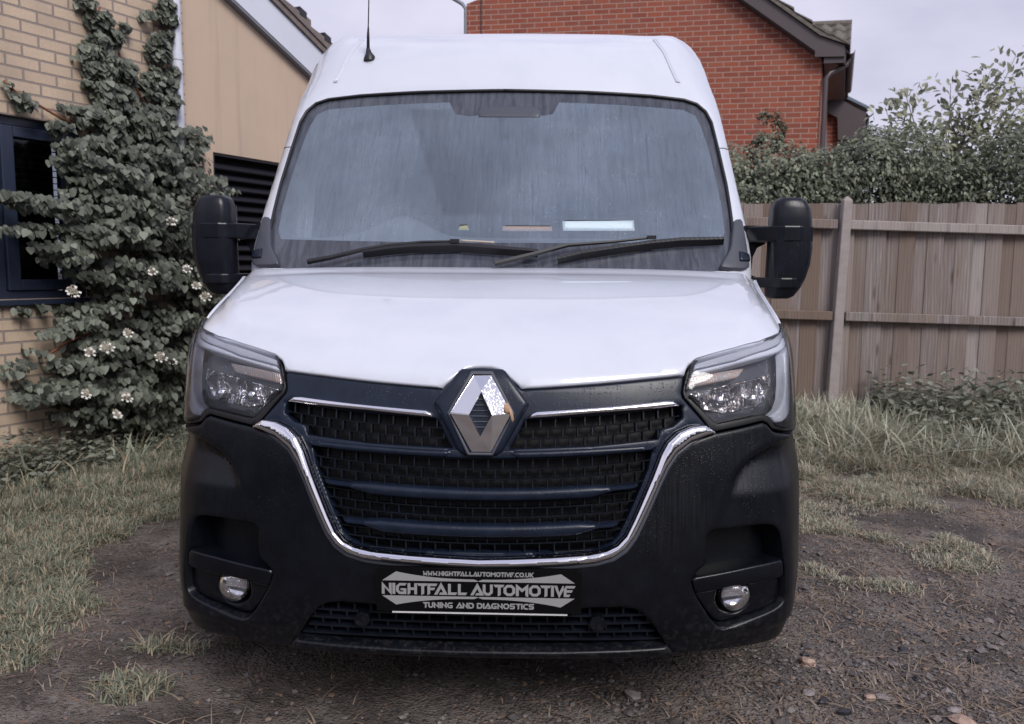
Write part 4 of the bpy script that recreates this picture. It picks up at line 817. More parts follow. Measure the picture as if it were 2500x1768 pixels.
M_lichen = simple('lichen_tile', (.13, .115, .10), .95, var=.6, scale=22, bump=.008, bscale=40); M_bark = simple('bark', (.10, .07, .05), .9, bump=.003); M_redstem = simple('red_stem', (.20, .075, .035), .7)

# ---- left house (buff brick, then rendered gable); local x runs along the wall, -y is outdoors
def wl_(s, z, n_=0): return Vector((-3.2118+.42736*s+.90408*n_, 2.9928+.90408*s-.42736*n_, z))
H1 = empty('rendered_house', (-3.2118, 2.9928, 0), math.atan2(.90408, .42736)); tag(H1, 'house on the left in buff brick and beige render with a white bargeboard', 'house')
gz = lambda s: 3.44-.421*(s-2.011)
wx0, wx1, wz0, wz1 = -1.3, .62, 1.10, 2.25
mb = MB(); mb.box((-4, 0, -.3), (wx0, .3, 4.6)); mb.box((wx1, 0, -.3), (1.505, .3, 3.62)); mb.box((wx0, 0, -.3), (wx1, .3, wz0)); mb.box((wx0, 0, wz1), (wx1, .3, 4.0)); mb.build('brick_wall', M_yb, H1)
lx0, lx1, lz0, lz1 = 1.775, 3.0, 1.09, 2.23; y0 = .012
mb = MB(); mb.box((1.506, y0, -.3), (lx0, .3, lz1)); mb.box((lx1, y0, -.3), (4.4, .3, lz1)); mb.box((lx0, y0, -.3), (lx1, .3, lz0))
mb.prism([(1.506, lz1), (4.4, lz1), (4.4, gz(4.4)), (1.506, gz(1.506))], y0, .3); mb.build('rendered_wall', M_render, H1)
lv = MB(); lv.box((lx0, .20, lz0), (lx1, .22, lz1)); lv = lv.build('louvre_vent', M_room, H1)
mb = MB(); mb.box((lx0, .03, lz0), (lx0+.03, .2, lz1)); mb.box((lx1-.03, .03, lz0), (lx1, .2, lz1)); mb.box((lx0+.03, .03, lz1-.02), (lx1-.03, .2, lz1)); mb.build('frame', M_louv, lv)
z = lz0+.03
while z < lz1-.06:
    mb = MB(); mb.prism([(lx0+.03, 0), (lx1-.03, 0), (lx1-.03, .012), (lx0+.03, .012)], 0, .085)
    q = mb.build('slat', M_louv, lv); q.location = (0, .045, z); q.rotation_euler = (R(38), 0, 0); z += .082
win = empty('window', (0, 0, 0), 0, H1); fy = .05
mb = MB(); mb.box((wx0, fy, wz1-.05), (wx1, fy+.07, wz1)); mb.box((wx0, fy, wz0), (wx1, fy+.07, wz0+.05)); mb.box((wx1-.06, fy, wz0+.05), (wx1, fy+.07, wz1-.05)); mb.box((-.01, fy, wz0+.05), (.065, fy+.07, wz1-.05)); mb.build('frame', M_navy, win)
mb = MB()
for a, b in ((.072, .555), (-.60, -.017)):
    mb.box((a, fy-.018, wz0+.055), (a+.085, fy+.05, wz1-.055)); mb.box((b-.06, fy-.018, wz0+.055), (b, fy+.05, wz1-.055)); mb.box((a+.085, fy-.018, wz0+.055), (b-.06, fy+.05, wz0+.125)); mb.box((a+.085, fy-.018, wz1-.125), (b-.06, fy+.05, wz1-.055))
q = mb.build('casement', M_navy, win); bv = q.modifiers.new('b', 'BEVEL'); bv.width = .006; bv.segments = 2
mb = MB(); mb.box((wx0, fy+.03, wz0+.1), (wx1-.05, fy+.036, wz1-.1)); mb.build('pane', M_wg, win)
mb = MB(); z = wz0+.14
while z < wz1-.1: mb.box((.22, fy+.12, z), (wx1, fy+.155, z+.003)); mb.box((wx0, fy+.12, z), (.02, fy+.155, z+.003)); z += .042
mb.build('blind', M_blind, win); mb = MB(); mb.box((.15, fy+.10, wz0+.1), (.215, fy+.11, wz1-.1)); mb.build('curtain', simple('curtain', (.16, .14, .135), .9), win)
mb = MB(); mb.box((wx0, .34, wz0-.1), (wx1, .36, wz1+.1)); mb.build('room', M_room, win)
mb = MB(); mb.prism([(wx0-.03, wz0-.04), (wx1+.02, wz0-.04), (wx1+.02, wz0-.002), (wx0-.03, wz0-.002)], -.045, fy); q = mb.build('sill', M_navy, win); bv = q.modifiers.new('b', 'BEVEL'); bv.width = .006
mb = MB(); mb.tube([(1.385, -.06, .05), (1.385, -.06, 3.72)], .040, 16)
q = mb.build('drainpipe', M_white, H1, True, 50)
for z in (2.0, 2.85, 1.2): mb = MB(); mb.tube([(1.385, -.06, z), (1.385, -.06, z+.05)], .045, 16); mb.build('collar', M_white, q, True, 50)
mb = MB(); ov = .10
def barge(s0, s1, lo, hi, ya, yb): return MB().prism([(s0, gz(s0)+lo), (s1, gz(s1)+lo), (s1, gz(s1)+hi), (s0, gz(s0)+hi)], ya, yb)
barge(.2, 4.7, .0, .275, -.06, -.035).build('bargeboard', M_white, H1); barge(.2, 4.7, -.025, -.003, -.055, .011).build('soffit', M_greyp, H1)
rf = barge(.2, 4.75, .278, .33, -.085, 5.0).build('roof', M_tile, H1)
mb = MB(); s_ = .22
while s_ < 4.7:
    s2 = s_+.33; mb.prism([(s_, gz(s_)+.332), (s2, gz(s2)+.332), (s2, gz(s2)+.43), (s_, gz(s_)+.375)], -.10, 4.9); s_ += .33
mb.build('tile_courses', M_tile, rf)
s_ = .40
while s_ < 4.7: mb = MB(); mb.prism([(s_, gz(s_)+.38), (s_+.09, gz(s_+.09)+.40), (s_+.09, gz(s_+.09)+.452), (s_, gz(s_)+.445)], -.105, .1); mb.build('verge_clip', M_louv, rf); s_ += .33

# ---- red brick house behind the van; local -y faces us
H2 = empty('brick_house', (-.2663, 11.0371, 0), R(-8.75)); tag(H2, 'red brick gable house with brown bargeboards behind the van', 'house')
vz = lambda s: 5.20-.729*(s-3.33)
mb = MB(); mb.prism([(-.72, -.3), (4.53, -.3), (4.53, 4.33), (1.95, 6.2), (-.72, 5.35)], 0, 7.0); mb.build('wall', M_rb, H2)
def slab(s0, s1, lo, hi, ya, yb, f=vz): return MB().prism([(s0, f(s0)+lo), (s1, f(s1)+lo), (s1, f(s1)+hi), (s0, f(s0)+hi)], ya, yb)
mb = MB().prism([(1.9, vz(1.9)), (4.40, vz(4.40)-.005), (4.40, 4.335), (4.80, 4.325), (4.80, 4.475), (4.45, vz(4.45)+.232), (1.9, vz(1.9)+.235)], -.16, -.13)
q = mb.build('bargeboard', M_brownp, H2); slab(1.9, 4.40, -.02, -.002, -.128, -.002).build('verge_soffit', M_brownp, H2)
rf = slab(1.9, 4.45, .238, .30, -.20, 7, vz).build('roof', M_lichen, H2)
vz2 = lambda s: vz(4.45)-.38*(s-4.45); q = MB().prism([(4.45, vz(4.45)+.238), (4.86, vz2(4.86)+.238), (4.86, vz2(4.86)+.29), (4.45, vz(4.45)+.30)], -.20, 7).build('sprocket', M_lichen, rf)
mb = MB(); s_ = 2.0
while s_ < 4.7: fz_ = vz(s_) if s_ < 4.45 else vz2(s_); mb.prism([(s_, fz_+.30), (s_+.26, fz_-.19+.33), (s_+.26, fz_-.19+.36), (s_, fz_+.31)], -.21, 6.9); s_ += .26
mb.build('tile_courses', M_lichen, rf)
# eaves running back along the right side
mb = MB(); mb.box((4.531, -.12, 4.25), (4.80, 2.6, 4.33)); mb.build('eaves_soffit', M_brownp, H2); mb = MB(); mb.box((4.80, -.13, 4.24), (4.825, 2.6, 4.44)); mb.build('fascia', M_brownp, H2)
def gutter(x, z, ya, yb, name, par, r=.055):
    V = []; n_ = 10
    for y in (ya, yb):
        for k in range(n_+1): a = math.pi+math.pi*k/n_; V.append((x+r*math.cos(a), y, z+r*math.sin(a)))
        for k in range(n_+1): a = 2*math.pi-math.pi*k/n_; V.append((x+(r-.006)*math.cos(a), y, z+(r-.006)*math.sin(a)))
    m_ = 2*(n_+1); Fc = [(k, (k+1) % m_, (k+1) % m_+m_, k+m_) for k in range(m_)]+[tuple(range(m_))[::-1], tuple(range(m_, 2*m_))]; return mesh(name, V, Fc, M_brownp, par)
gutter(4.885, 4.41, -.16, 2.6, 'gutter', H2)
mb = MB(); mb.tube([(4.885, .12, 4.36), (4.86, .10, 4.27), (4.64, -.02, 4.13), (4.585, -.03, 4.06), (4.575, -.03, .1)], .036, 12); mb.build('downpipe', M_brownp, H2, True, 60)
MB().box((4.532, .55, 2.4), (4.60, 1.6, 3.5)).build('side_window', M_brownp, H2)
mb = MB(); mb.tube([(-.49, -.012, 0), (-.49, -.012, 6)], .008, 6); mb.build('cable', M_louv, H2)
mb = MB(); mb.tube([(-.745, .03, 0), (-.745, .03, 5.28), (-.80, .03, 5.36), (-1.05, -.05, 5.50)], .03, 10); mb.build('left_downpipe', M_greyp, H2, True)
# cross roof with pantiles rising behind the verge
V = []; Fc = []; nx, nz_ = 60, 60
def wave(a, b): return .022*math.sin(a*2*math.pi/.20)+.028*((b/.30) % 1)
A = Vector((3.85, .35, 4.45)); ex_ = Vector((1, .0, 0)); ez = Vector((0, .77, .64)); nn = Vector((0, -.64, .77)); Wd, Hd = 1.05, 1.05
for j in range(nz_+1):
    for i in range(nx+1):
        a, b = Wd*i/nx, Hd*j/nz_; V.append(tuple(A+ex_*a+ez*b+nn*wave(a, -b+5)))
for j in range(nz_):
    for i in range(nx): q = j*(nx+1)+i; Fc.append((q, q+1, q+nx+2, q+nx+1))
cr = mesh('cross_roof', V, Fc, M_lichen, H2)
mb = MB(); mb.tube([(3.8, 1.16, 5.12), (4.90, 1.16, 5.12)], .06, 10); mb.build('ridge', M_lichen, cr); mb = MB(); mb.v = [(4.90, .36, 4.42), (4.90, 1.9, 4.42), (4.90, 1.16, 5.10)]; mb.f = [(0, 1, 2)]; mb.build('gablet', M_brownp, cr)
for o_ in list(H2.children)+[c for q_ in H2.children for c in q_.children]:   # the flank stands a little askew to the gable
    if o_.type == 'MESH':
        for v_ in o_.data.vertices:
            if v_.co.y > .01: v_.co.x += .20*v_.co.y
# porch-like projection further along that side
def projection():
    o = empty('distant_house', (5.72, 13.9, 0), R(-8.75)); tag(o, 'brown eaves and gutter of a further house peeping out right of the red brick gable', 'house')
    MB().box((-3.0, 0, 0), (.0, 4, 4.25)).build('wall', M_rb, o)
    MB().prism([(-1.0, 4.62), (-.05, 4.12), (-.02, 3.72), (.45, 3.72), (.45, 4.20), (.28, 4.28), (-.5, 4.75)], -.14, -.10).build('bargeboard', M_brownp, o)
    MB().box((.005, -.09, 3.70), (.44, 3.5, 3.78)).build('soffit', M_brownp, o)
    MB().prism([(-.6, 4.80), (.50, 4.24), (.50, 4.29), (-.6, 4.87)], -.18, 4).build('roof', simple('slate', (.12, .16, .2), .35), o)
    gutter(.52, 4.19, -.15, 3.5, 'gutter', o, .06)
    mb = MB(); mb.tube([(.52, .1, 4.13), (.52, .1, 3.72), (.46, .1, 3.60), (.05, .05, 3.45), (-.03, -.04, 3.4), (-.03, -.04, 0)], .035, 10); mb.build('downpipe', M_louv, o, True)
projection()

# ---- made-up dark bank behind the camera, added to darken reflections in the van
M_far = simple('added_bank_dark', (.05, .055, .04), .95, var=.6, scale=1.2)
V = []; Fc = []; N_ = 61
for i in range(N_):
    a = R(170)+R(200)*i/(N_-1)
    for r, h in ((10.5, -.2), (11, 1.6), (11.6, 2.7), (13, 3.3), (20, 3.0)): k = 1+.18*math.sin(i*1.7)+.1*math.sin(i*3.9); V.append((r*math.cos(a)*1.05, -1+r*math.sin(a)*.9, h*k))
for i in range(N_-1):
    for k in range(4): Fc.append((i*5+k, i*5+k+1, i*5+k+6, i*5+k+5))
tag(mesh('added_bank', V, Fc, M_far), kind='structure')
# ---- fence
def m_wood():
    n = NT('weathered_board'); info = n.N('ObjectInfo'); rnd = info.outputs['Random']; v = n.co((1, 1, 1))
    off = n.N('VectorMath', operation='ADD'); cb = n.N('CombineXYZ'); n.L(n.math('MULTIPLY', rnd, 37), cb.inputs[0]); n.L(n.math('MULTIPLY', rnd, 11), cb.inputs[2]); n.L(n._c.outputs['Object'], off.inputs[0]); n.L(cb.outputs[0], off.inputs[1])
    def mapd(sc_):
        m = n.N('Mapping'); m.inputs['Scale'].default_value = sc_; n.L(off.outputs[0], m.inputs[0]); return m.outputs[0]
    grain = n.noise(mapd((60, 60, 2.2)), 1, 5, .65, .7); knot = n.voro(mapd((11, 2, 2.6)), 1); kn = n.ramp(knot, [(.07, 1), (.2, 0)]); big = n.noise(mapd((5, 5, .9)), 1, 3)
    w = n.N('TexWave', wave_type='RINGS', rings_direction='Y'); w.inputs['Scale'].default_value = 2.2; w.inputs['Distortion'].default_value = 5; w.inputs['Detail'].default_value = 2; n.L(mapd((6, 6, 1.0)), w.inputs[0])
    c = n.mix(n.ramp(grain, [(.3, 0), (.7, 1)]), (.135, .118, .115), (.325, .285, .278)); c = n.mix(n.math('MULTIPLY', w.outputs[1], .45), c, (.12, .085, .068)); c = n.mix(n.math('MULTIPLY', n.ramp(big, [(.42, 0), (.65, 1)]), .5), c, (.17, .115, .08))
    c = n.mix(n.math('MULTIPLY', kn, .8), c, (.07, .04, .026)); c = n.mix(n.math('MULTIPLY_ADD', rnd, 1.0, -.35, True), c, (.36, .32, .305)); c = n.mix(n.ramp(n.math('FRACT', n.math('MULTIPLY', rnd, 5.7)), [(.40, 0), (.95, .75)]), c, (.13, .085, .060)); c = n.mix(n.ramp(n.noise(n.co((14, 14, 1.3)), 1, 4, .6), [(.55, 0), (.72, .6)]), c, (.07, .058, .052)); n.set(color=c, rough=.85, normal=n.bump(n.math('ADD', grain, n.math('MULTIPLY', w.outputs[1], .4)), .003)); return n.m
M_wood = m_wood(); M_conc = simple('concrete_post', (.29, .255, .245), .95, var=.22, scale=18, bump=.003, bscale=120)
FN = empty('board_fence', (2.4436, 4.4931, 0), R(1.68)); tag(FN, 'weathered grey brown vertical board fence on the right behind the van', 'fence')
s_ = -1.14; k = 0
while s_ < 7.4:
    w_ = random.uniform(.105, .135); h = 1.842+.006*s_+random.uniform(-.008, .010); yy = .012+random.uniform(0, .004)+(.014 if k % 2 else 0); tl = random.uniform(-.004, .004)
    mb = MB(); mb.add([(0, yy, 0), (w_+.012, yy-.010, 0), (w_+.012, yy+.012, 0), (0, yy+.016, 0), (tl, yy, h), (w_+.012+tl, yy-.010, h+random.uniform(-.004, .004)), (w_+.012+tl, yy+.012, h), (tl, yy+.016, h)], [(0, 3, 2, 1), (4, 5, 6, 7), (0, 1, 5, 4), (1, 2, 6, 5), (2, 3, 7, 6), (3, 0, 4, 7)])
    q = mb.build('board', M_wood, FN); q.location = (s_, 0, 0); s_ += w_; k += 1
for z0, a, b in ((1.675, -1.12, .022), (1.675, .118, 7.4), (.965, -1.12, .022), (.965, .118, 7.4)):
    mb = MB(); L_ = b-a; mb.prism([(0, -.036), (L_, -.036-.024*L_), (L_, .036-.024*L_), (0, .036)], -.055, -.004); q = mb.build('rail', M_wood, FN); q.location = (a, 0, z0-.024*a)
    mb2 = q.modifiers.new('b', 'BEVEL'); mb2.width = .006
def post(x, parent):
    mb = MB(); a = .041; mb.add([(-a, -.075, -.1), (a, -.075, -.1), (a, .0, -.1), (-a, .0, -.1), (-a*.86, -.072, 1.86), (a*.86, -.072, 1.86), (a*.86, -.004, 1.86), (-a*.86, -.004, 1.86), (0, -.038, 1.897)],
        [(0, 1, 5, 4), (1, 2, 6, 5), (2, 3, 7, 6), (3, 0, 4, 7), (4, 5, 8), (5, 6, 8), (6, 7, 8), (7, 4, 8), (0, 3, 2, 1)]); q = mb.build('post', M_conc, parent); q.location = (x, -.002, 0); q.rotation_euler = (0, R(1.6), 0)
    bv = q.modifiers.new('b', 'BEVEL'); bv.width = .008; bv.segments = 2
post(.035, FN); post(2.9, FN); post(5.6, FN); post(-1.19, FN)

# ---- foliage
def m_leaf(name, a, b, rough=.5, tr=.25):
    n = NT(name); g = n.N('NewGeometry'); r = g.outputs['Random Per Island']; v = n.co(); f = n.noise(v, 2.2, 3); f = n.math('ADD', n.math('MULTIPLY', r, .6), n.math('MULTIPLY', f, .5))
    c = n.mix(n.ramp(f, [(.3, 0), (.8, 1)]), a, b); c = n.mix(n.ramp(n.math('FRACT', n.math('MULTIPLY', r, 9.7)), [(.86, 0), (.9, .8)]), c, [min(1, k*1.5) for k in b]); c = n.mix(n.math('MULTIPLY', n.ramp(n.noise(v, 90, 2), [(.4, 0), (.7, 1)]), .25), c, [k*.7 for k in a]); n.set(color=c, rough=rough, spec=.4)
    tl = n.N('BsdfTranslucent'); n.L(c, tl.inputs[0]); m = n.N('MixShader'); m.inputs[0].default_value = tr; n.L(n.b.outputs[0], m.inputs[1]); n.L(tl.outputs[0], m.inputs[2]); n.L(m.outputs[0], n.o.inputs[0]); return n.m
M_hyd = m_leaf('climber_leaf', (.055, .064, .050), (.185, .202, .16)); M_hedge = m_leaf('hedge_leaf', (.065, .075, .052), (.23, .25, .175)); M_pale = m_leaf('pale_leaf', (.17, .18, .125), (.38, .39, .28)); M_weed = m_leaf('weed_leaf', (.12, .13, .10), (.28, .295, .235))
HEART = [(0, 0, 0), (.28, -.10, .02), (.48, .10, .05), (.46, .38, .03), (.26, .72, -.01), (0, 1.0, -.08), (-.26, .72, -.01), (-.46, .38, .03), (-.48, .10, .05), (-.28, -.10, .02), (0, .35, -.05)]
HEARTF = [(10, i, i+1) for i in range(0, 9)]+[(10, 9, 0)]
DIAM = [(0, 0, 0), (.26, .35, .06), (.18, .72, .03), (0, 1, -.06), (-.18, .72, .03), (-.26, .35, .06), (0, .5, -.03)]
DIAMF = [(6, 0, 1), (6, 1, 2), (6, 2, 3), (6, 3, 4), (6, 4, 5), (6, 5, 0)]
def leaves(name, C0, N0, U0, S0, shape, faces, m, parent=None):
    """C0 positions, N0 face normals, U0 tip directions, S0 sizes"""
    C0, N0, U0 = map(lambda a: np.array(a, float), (C0, N0, U0)); S0 = np.array(S0, float)
    N0 /= np.linalg.norm(N0, axis=1)[:, None]; U0 = U0-N0*(U0*N0).sum(1)[:, None]; U0 /= np.maximum(np.linalg.norm(U0, axis=1), 1e-6)[:, None]; X0 = np.cross(U0, N0)
    Sh = np.array(shape); F0 = np.array(faces); n = len(C0); k = len(Sh)
    V = C0[:, None]+S0[:, None, None]*(Sh[None, :, 0:1]*X0[:, None]+Sh[None, :, 1:2]*U0[:, None]+Sh[None, :, 2:3]*N0[:, None])
    Fc = (F0[None]+(np.arange(n)*k)[:, None, None]).reshape(-1, 3)
    me = bpy.data.meshes.new(name); me.vertices.add(n*k); me.vertices.foreach_set('co', V.reshape(-1)); me.loops.add(len(Fc)*3); me.loops.foreach_set('vertex_index', Fc.reshape(-1)); me.polygons.add(len(Fc))
    me.polygons.foreach_set('loop_start', np.arange(len(Fc))*3); me.update(calc_edges=True); me.validate(); me.materials.append(m); me.polygons.foreach_set('use_smooth', np.ones(len(Fc), bool))
    o = bpy.data.objects.new(name, me); col.objects.link(o)
    if parent: o.parent = parent
    return o
def pix_wall(px, py):                             # survey points on the wall: photo position -> metres along and up
    return PW[0](px, py)
# climbing shrub: clumps given as (s along wall, z, half width, half height, bulge)
CL = [(0.763, 3.03, 0.125, 0.102, 0.11, 1.2), (0.74, 2.782, 0.131, 0.103, 0.12, 1.1), (0.765, 2.666, 0.138, 0.094, 0.12, 1.1), (0.777, 2.546, 0.145, 0.095, 0.13, 1.1), (0.682, 2.46, 0.099, 0.078, 0.12, 1), (0.883, 2.482, 0.125, 0.097, 0.14, 1), (1.257, 3.075, 0.117, 0.092, 0.1, 1), (1.268, 2.875, 0.117, 0.1, 0.11, 1), (1.248, 2.695, 0.117, 0.095, 0.12, 1), (1.134, 2.571, 0.114, 0.082, 0.12, 0.9), (1.011, 2.442, 0.13, 0.082, 0.15, 1), (0.691, 3.051, 0.11, 0.085, 0.1, 1), (0.783, 2.887, 0.135, 0.109, 0.12, 1), (0.813, 2.745, 0.127, 0.099, 0.12, 1), (0.729, 2.591, 0.149, 0.105, 0.12, 1), (0.883, 2.65, 0.124, 0.134, 0.12, 0.8), (0.782, 2.45, 0.189, 0.106, 0.16, 1), (0.617, 2.677, 0.062, 0.038, 0.08, 0.7), (0.628, 2.547, 0.071, 0.028, 0.07, 0.7), (0.987, 3.009, 0.069, 0.028, 0.07, 0.5), (1.317, 3.178, 0.111, 0.11, 0.1, 0.9), (1.205, 2.962, 0.115, 0.095, 0.1, 0.9), (1.246, 2.796, 0.138, 0.126, 0.12, 0.9), (1.151, 3.135, 0.046, 0.051, 0.08, 0.6), (1.273, 2.625, 0.118, 0.113, 0.14, 1), (1.141, 2.733, 0.083, 0.047, 0.08, 0.6), (1.276, 2.478, 0.119, 0.099, 0.16, 1), (1.1, 2.882, 0.065, 0.029, 0.07, 0.5), (0.094, 2.431, 0.024, 0.016, 0.05, 0.6), (0.137, 2.389, 0.034, 0.022, 0.07, 0.7), (0.207, 2.337, 0.085, 0.052, 0.12, 1), (0.326, 2.267, 0.1, 0.064, 0.14, 1), (0.488, 2.355, 0.094, 0.034, 0.1, 0.6), (0.467, 2.236, 0.11, 0.065, 0.18, 1), (0.652, 2.332, 0.116, 0.064, 0.18, 0.9), (0.545, 2.151, 0.177, 0.117, 0.28, 1), (0.829, 2.275, 0.193, 0.135, 0.25, 1), (1.021, 2.331, 0.181, 0.153, 0.28, 1), (1.177, 2.237, 0.172, 0.143, 0.32, 1), (1.395, 2.354, 0.131, 0.044, 0.22, 0.7), (1.541, 2.346, 0.083, 0.051, 0.2, 0.5), (1.392, 2.237, 0.109, 0.087, 0.3, 0.7), (0.365, 2.053, 0.167, 0.07, 0.32, 1), (0.638, 2.027, 0.254, 0.111, 0.38, 1.1), (0.959, 2.063, 0.264, 0.139, 0.4, 1), (1.254, 2.068, 0.148, 0.16, 0.38, 0.9), (0.414, 1.909, 0.171, 0.082, 0.4, 1), (0.695, 1.895, 0.292, 0.121, 0.46, 1.1), (1.065, 1.901, 0.274, 0.142, 0.46, 1), (1.418, 2.027, 0.125, 0.046, 0.35, 0.6), (1.535, 1.977, 0.099, 0.041, 0.35, 0.5), (1.381, 1.9, 0.166, 0.113, 0.42, 0.8), (1.632, 1.897, 0.102, 0.048, 0.4, 0.8), (1.507, 1.85, 0.129, 0.047, 0.4, 0.7), (-0.017, 1.754, 0.095, 0.047, 0.45, 1.1), (0.093, 1.714, 0.088, 0.044, 0.42, 1), (-0.059, 1.727, 0.051, 0.033, 0.42, 1), (0.227, 1.711, 0.116, 0.06, 0.42, 1.1), (0.339, 1.654, 0.113, 0.066, 0.45, 1), (0.577, 1.722, 0.236, 0.106, 0.5, 1.1), (0.866, 1.714, 0.259, 0.125, 0.5, 1), (1.184, 1.705, 0.219, 0.131, 0.5, 1), (1.472, 1.724, 0.113, 0.091, 0.42, 0.7), (-0.073, 1.507, 0.079, 0.043, 0.5, 1.1), (0.086, 1.538, 0.099, 0.039, 0.45, 1.1), (0.446, 1.554, 0.14, 0.084, 0.5, 1), (0.383, 1.472, 0.137, 0.094, 0.5, 1), (0.685, 1.537, 0.214, 0.109, 0.52, 1), (0.952, 1.547, 0.205, 0.114, 0.52, 1), (1.213, 1.528, 0.185, 0.133, 0.5, 1), (0.227, 1.416, 0.088, 0.056, 0.45, 0.8), (0.296, 1.339, 0.112, 0.083, 0.48, 1), (0.518, 1.341, 0.179, 0.102, 0.52, 1), (0.806, 1.344, 0.229, 0.107, 0.52, 1), (1.129, 1.317, 0.217, 0.124, 0.5, 1), (0.341, 1.234, 0.136, 0.069, 0.5, 1), (0.547, 1.178, 0.182, 0.088, 0.5, 1), (0.873, 1.172, 0.235, 0.086, 0.5, 1), (1.204, 1.136, 0.215, 0.121, 0.48, 1), (1.414, 1.194, 0.15, 0.186, 0.45, 0.8), (0.51, 1.069, 0.18, 0.093, 0.5, 1), (0.921, 0.995, 0.13, 0.089, 0.36, 0.5), (1.129, 0.957, 0.255, 0.121, 0.46, 1), (1.378, 0.976, 0.157, 0.157, 0.42, 0.9), (0.364, 1.019, 0.054, 0.038, 0.4, 0.5), (0.434, 0.934, 0.127, 0.066, 0.4, 0.8), (0.678, 0.893, 0.184, 0.069, 0.45, 0.7), (0.932, 0.79, 0.304, 0.101, 0.48, 1), (1.251, 0.765, 0.145, 0.156, 0.42, 1), (0.503, 0.794, 0.175, 0.095, 0.48, 1), (0.306, 0.913, 0.102, 0.039, 0.3, 0.7), (0.219, 0.878, 0.078, 0.033, 0.3, 0.6), (0.34, 0.748, 0.098, 0.083, 0.3, 0.9), (0.207, 0.68, 0.11, 0.071, 0.3, 0.9), (0.135, 0.763, 0.066, 0.028, 0.2, 0.5), (0.018, 0.658, 0.063, 0.064, 0.25, 0.8), (-0.03, 0.675, 0.053, 0.038, 0.2, 0.7), (0.009, 0.544, 0.083, 0.069, 0.3, 1), (0.777, 0.629, 0.359, 0.132, 0.5, 1.1), (0.444, 0.633, 0.201, 0.112, 0.45, 1.1), (1.136, 0.559, 0.176, 0.185, 0.4, 1), (0.669, 0.468, 0.382, 0.131, 0.5, 1.1), (1.068, 0.354, 0.209, 0.155, 0.45, 1), (0.327, 0.481, 0.194, 0.111, 0.42, 1), (0.104, 0.43, 0.154, 0.107, 0.4, 1), (0.614, 0.301, 0.409, 0.117, 0.45, 1.1), (1.109, 0.162, 0.176, 0.157, 0.42, 1), (0.077, 1.048, 0.049, 0.032, 0.1, 0.7), (0.199, 1.048, 0.041, 0.032, 0.1, 0.7), (0.355, 1.056, 0.032, 0.033, 0.1, 0.5)]
clb = empty('climbing_shrub', tuple(wl_(.9, 0, .1))); tag(clb, 'climbing shrub with heart shaped leaves and lacy cream flowers covering the left house wall', 'climbing plant')
Cs, Ns, Us, Ss = [], [], [], []; o0 = np.array(clb.location); nW = np.array((.90408, -.42736, 0)); dW = np.array((.42736, .90408, 0)); up = np.array((0, 0, 1.))
for s_, z, a, b, dep, den in CL:
    cnt = int(den*1350*math.pi*a*b/.35)+5
    nsub = max(2, int(a*b*160)); subs = [(random.uniform(-.85, .85), random.uniform(-.85, .85)) for _ in range(nsub)]
    for _ in range(cnt):
        q = random.choice(subs); r = math.sqrt(random.random())*.5; w = random.uniform(0, 6.283); x, y = q[0]+r*math.cos(w), q[1]+r*math.sin(w)
        rr = x*x+y*y
        if rr > 1.35: continue
        sub = 1-min(1, (r/.5))**2
        h = dep*(math.sqrt(max(0, 1.4-rr))*.62+.38*sub)*random.uniform(.35, 1.08)+.02
        if random.random() < .25: h *= random.random()
        P = np.array(wl_(s_+x*a, z+y*b, h)); Cs.append(P-o0)
        n_ = nW*1.0+up*random.uniform(.0, 1.1)+dW*(x*.5+random.uniform(-.8, .8))+up*y*.25+nW*random.uniform(-.2, .3); Ns.append(n_)
        Us.append(-up*1.1+nW*random.uniform(0, .5)+dW*random.uniform(-.9, .9)); Ss.append(random.uniform(.026, .060))
leaves('leaves', Cs, Ns, Us, Ss, HEART, HEARTF, M_hyd, clb)
st = MB(); wob = lambda P, a=.015: [tuple(np.array(wl_(s+random.uniform(-a, a), z, n_))-o0) for s, z, n_ in P]
for P in [[(0.753, 3.061, 0.05), (0.733, 2.989, 0.05), (0.757, 2.847, 0.05), (0.733, 2.706, 0.05), (0.719, 2.568, 0.05), (0.706, 2.429, 0.05), (0.706, 2.21, 0.05)], [(0.854, 2.884, 0.06), (0.881, 2.794, 0.06), (0.898, 2.686, 0.06), (0.987, 2.592, 0.06), (1.101, 2.463, 0.06)], [(1.363, 3.167, 0.06), (1.25, 2.964, 0.06), (1.214, 2.81, 0.06), (1.254, 2.672, 0.06), (1.234, 2.486, 0.06), (1.272, 2.29, 0.06), (1.277, 2.02, 0.06), (1.182, 1.59, 0.06)], [(0.706, 2.21, 0.12), (0.784, 1.885, 0.12), (0.894, 1.461, 0.12), (0.938, 0.989, 0.12), (0.901, 0.268, 0.12)], [(0.072, 2.441, 0.05), (0.145, 2.386, 0.05), (0.249, 2.349, 0.05), (0.384, 2.295, 0.05), (0.614, 2.224, 0.05)], [(1.224, 0.914, 0.4), (1.382, 1.001, 0.4), (1.54, 0.93, 0.4)], [(0.153, 0.757, 0.2), (0.298, 0.826, 0.2), (0.54, 0.893, 0.2)]]: st.tube(wob(P), .008, 6)
st.build('stems', M_redstem, clb, True)
M_floret = simple('floret', (.44, .40, .33), .8, var=.3, scale=60); M_petal = simple('petal', (.66, .64, .60), .6, var=.05)
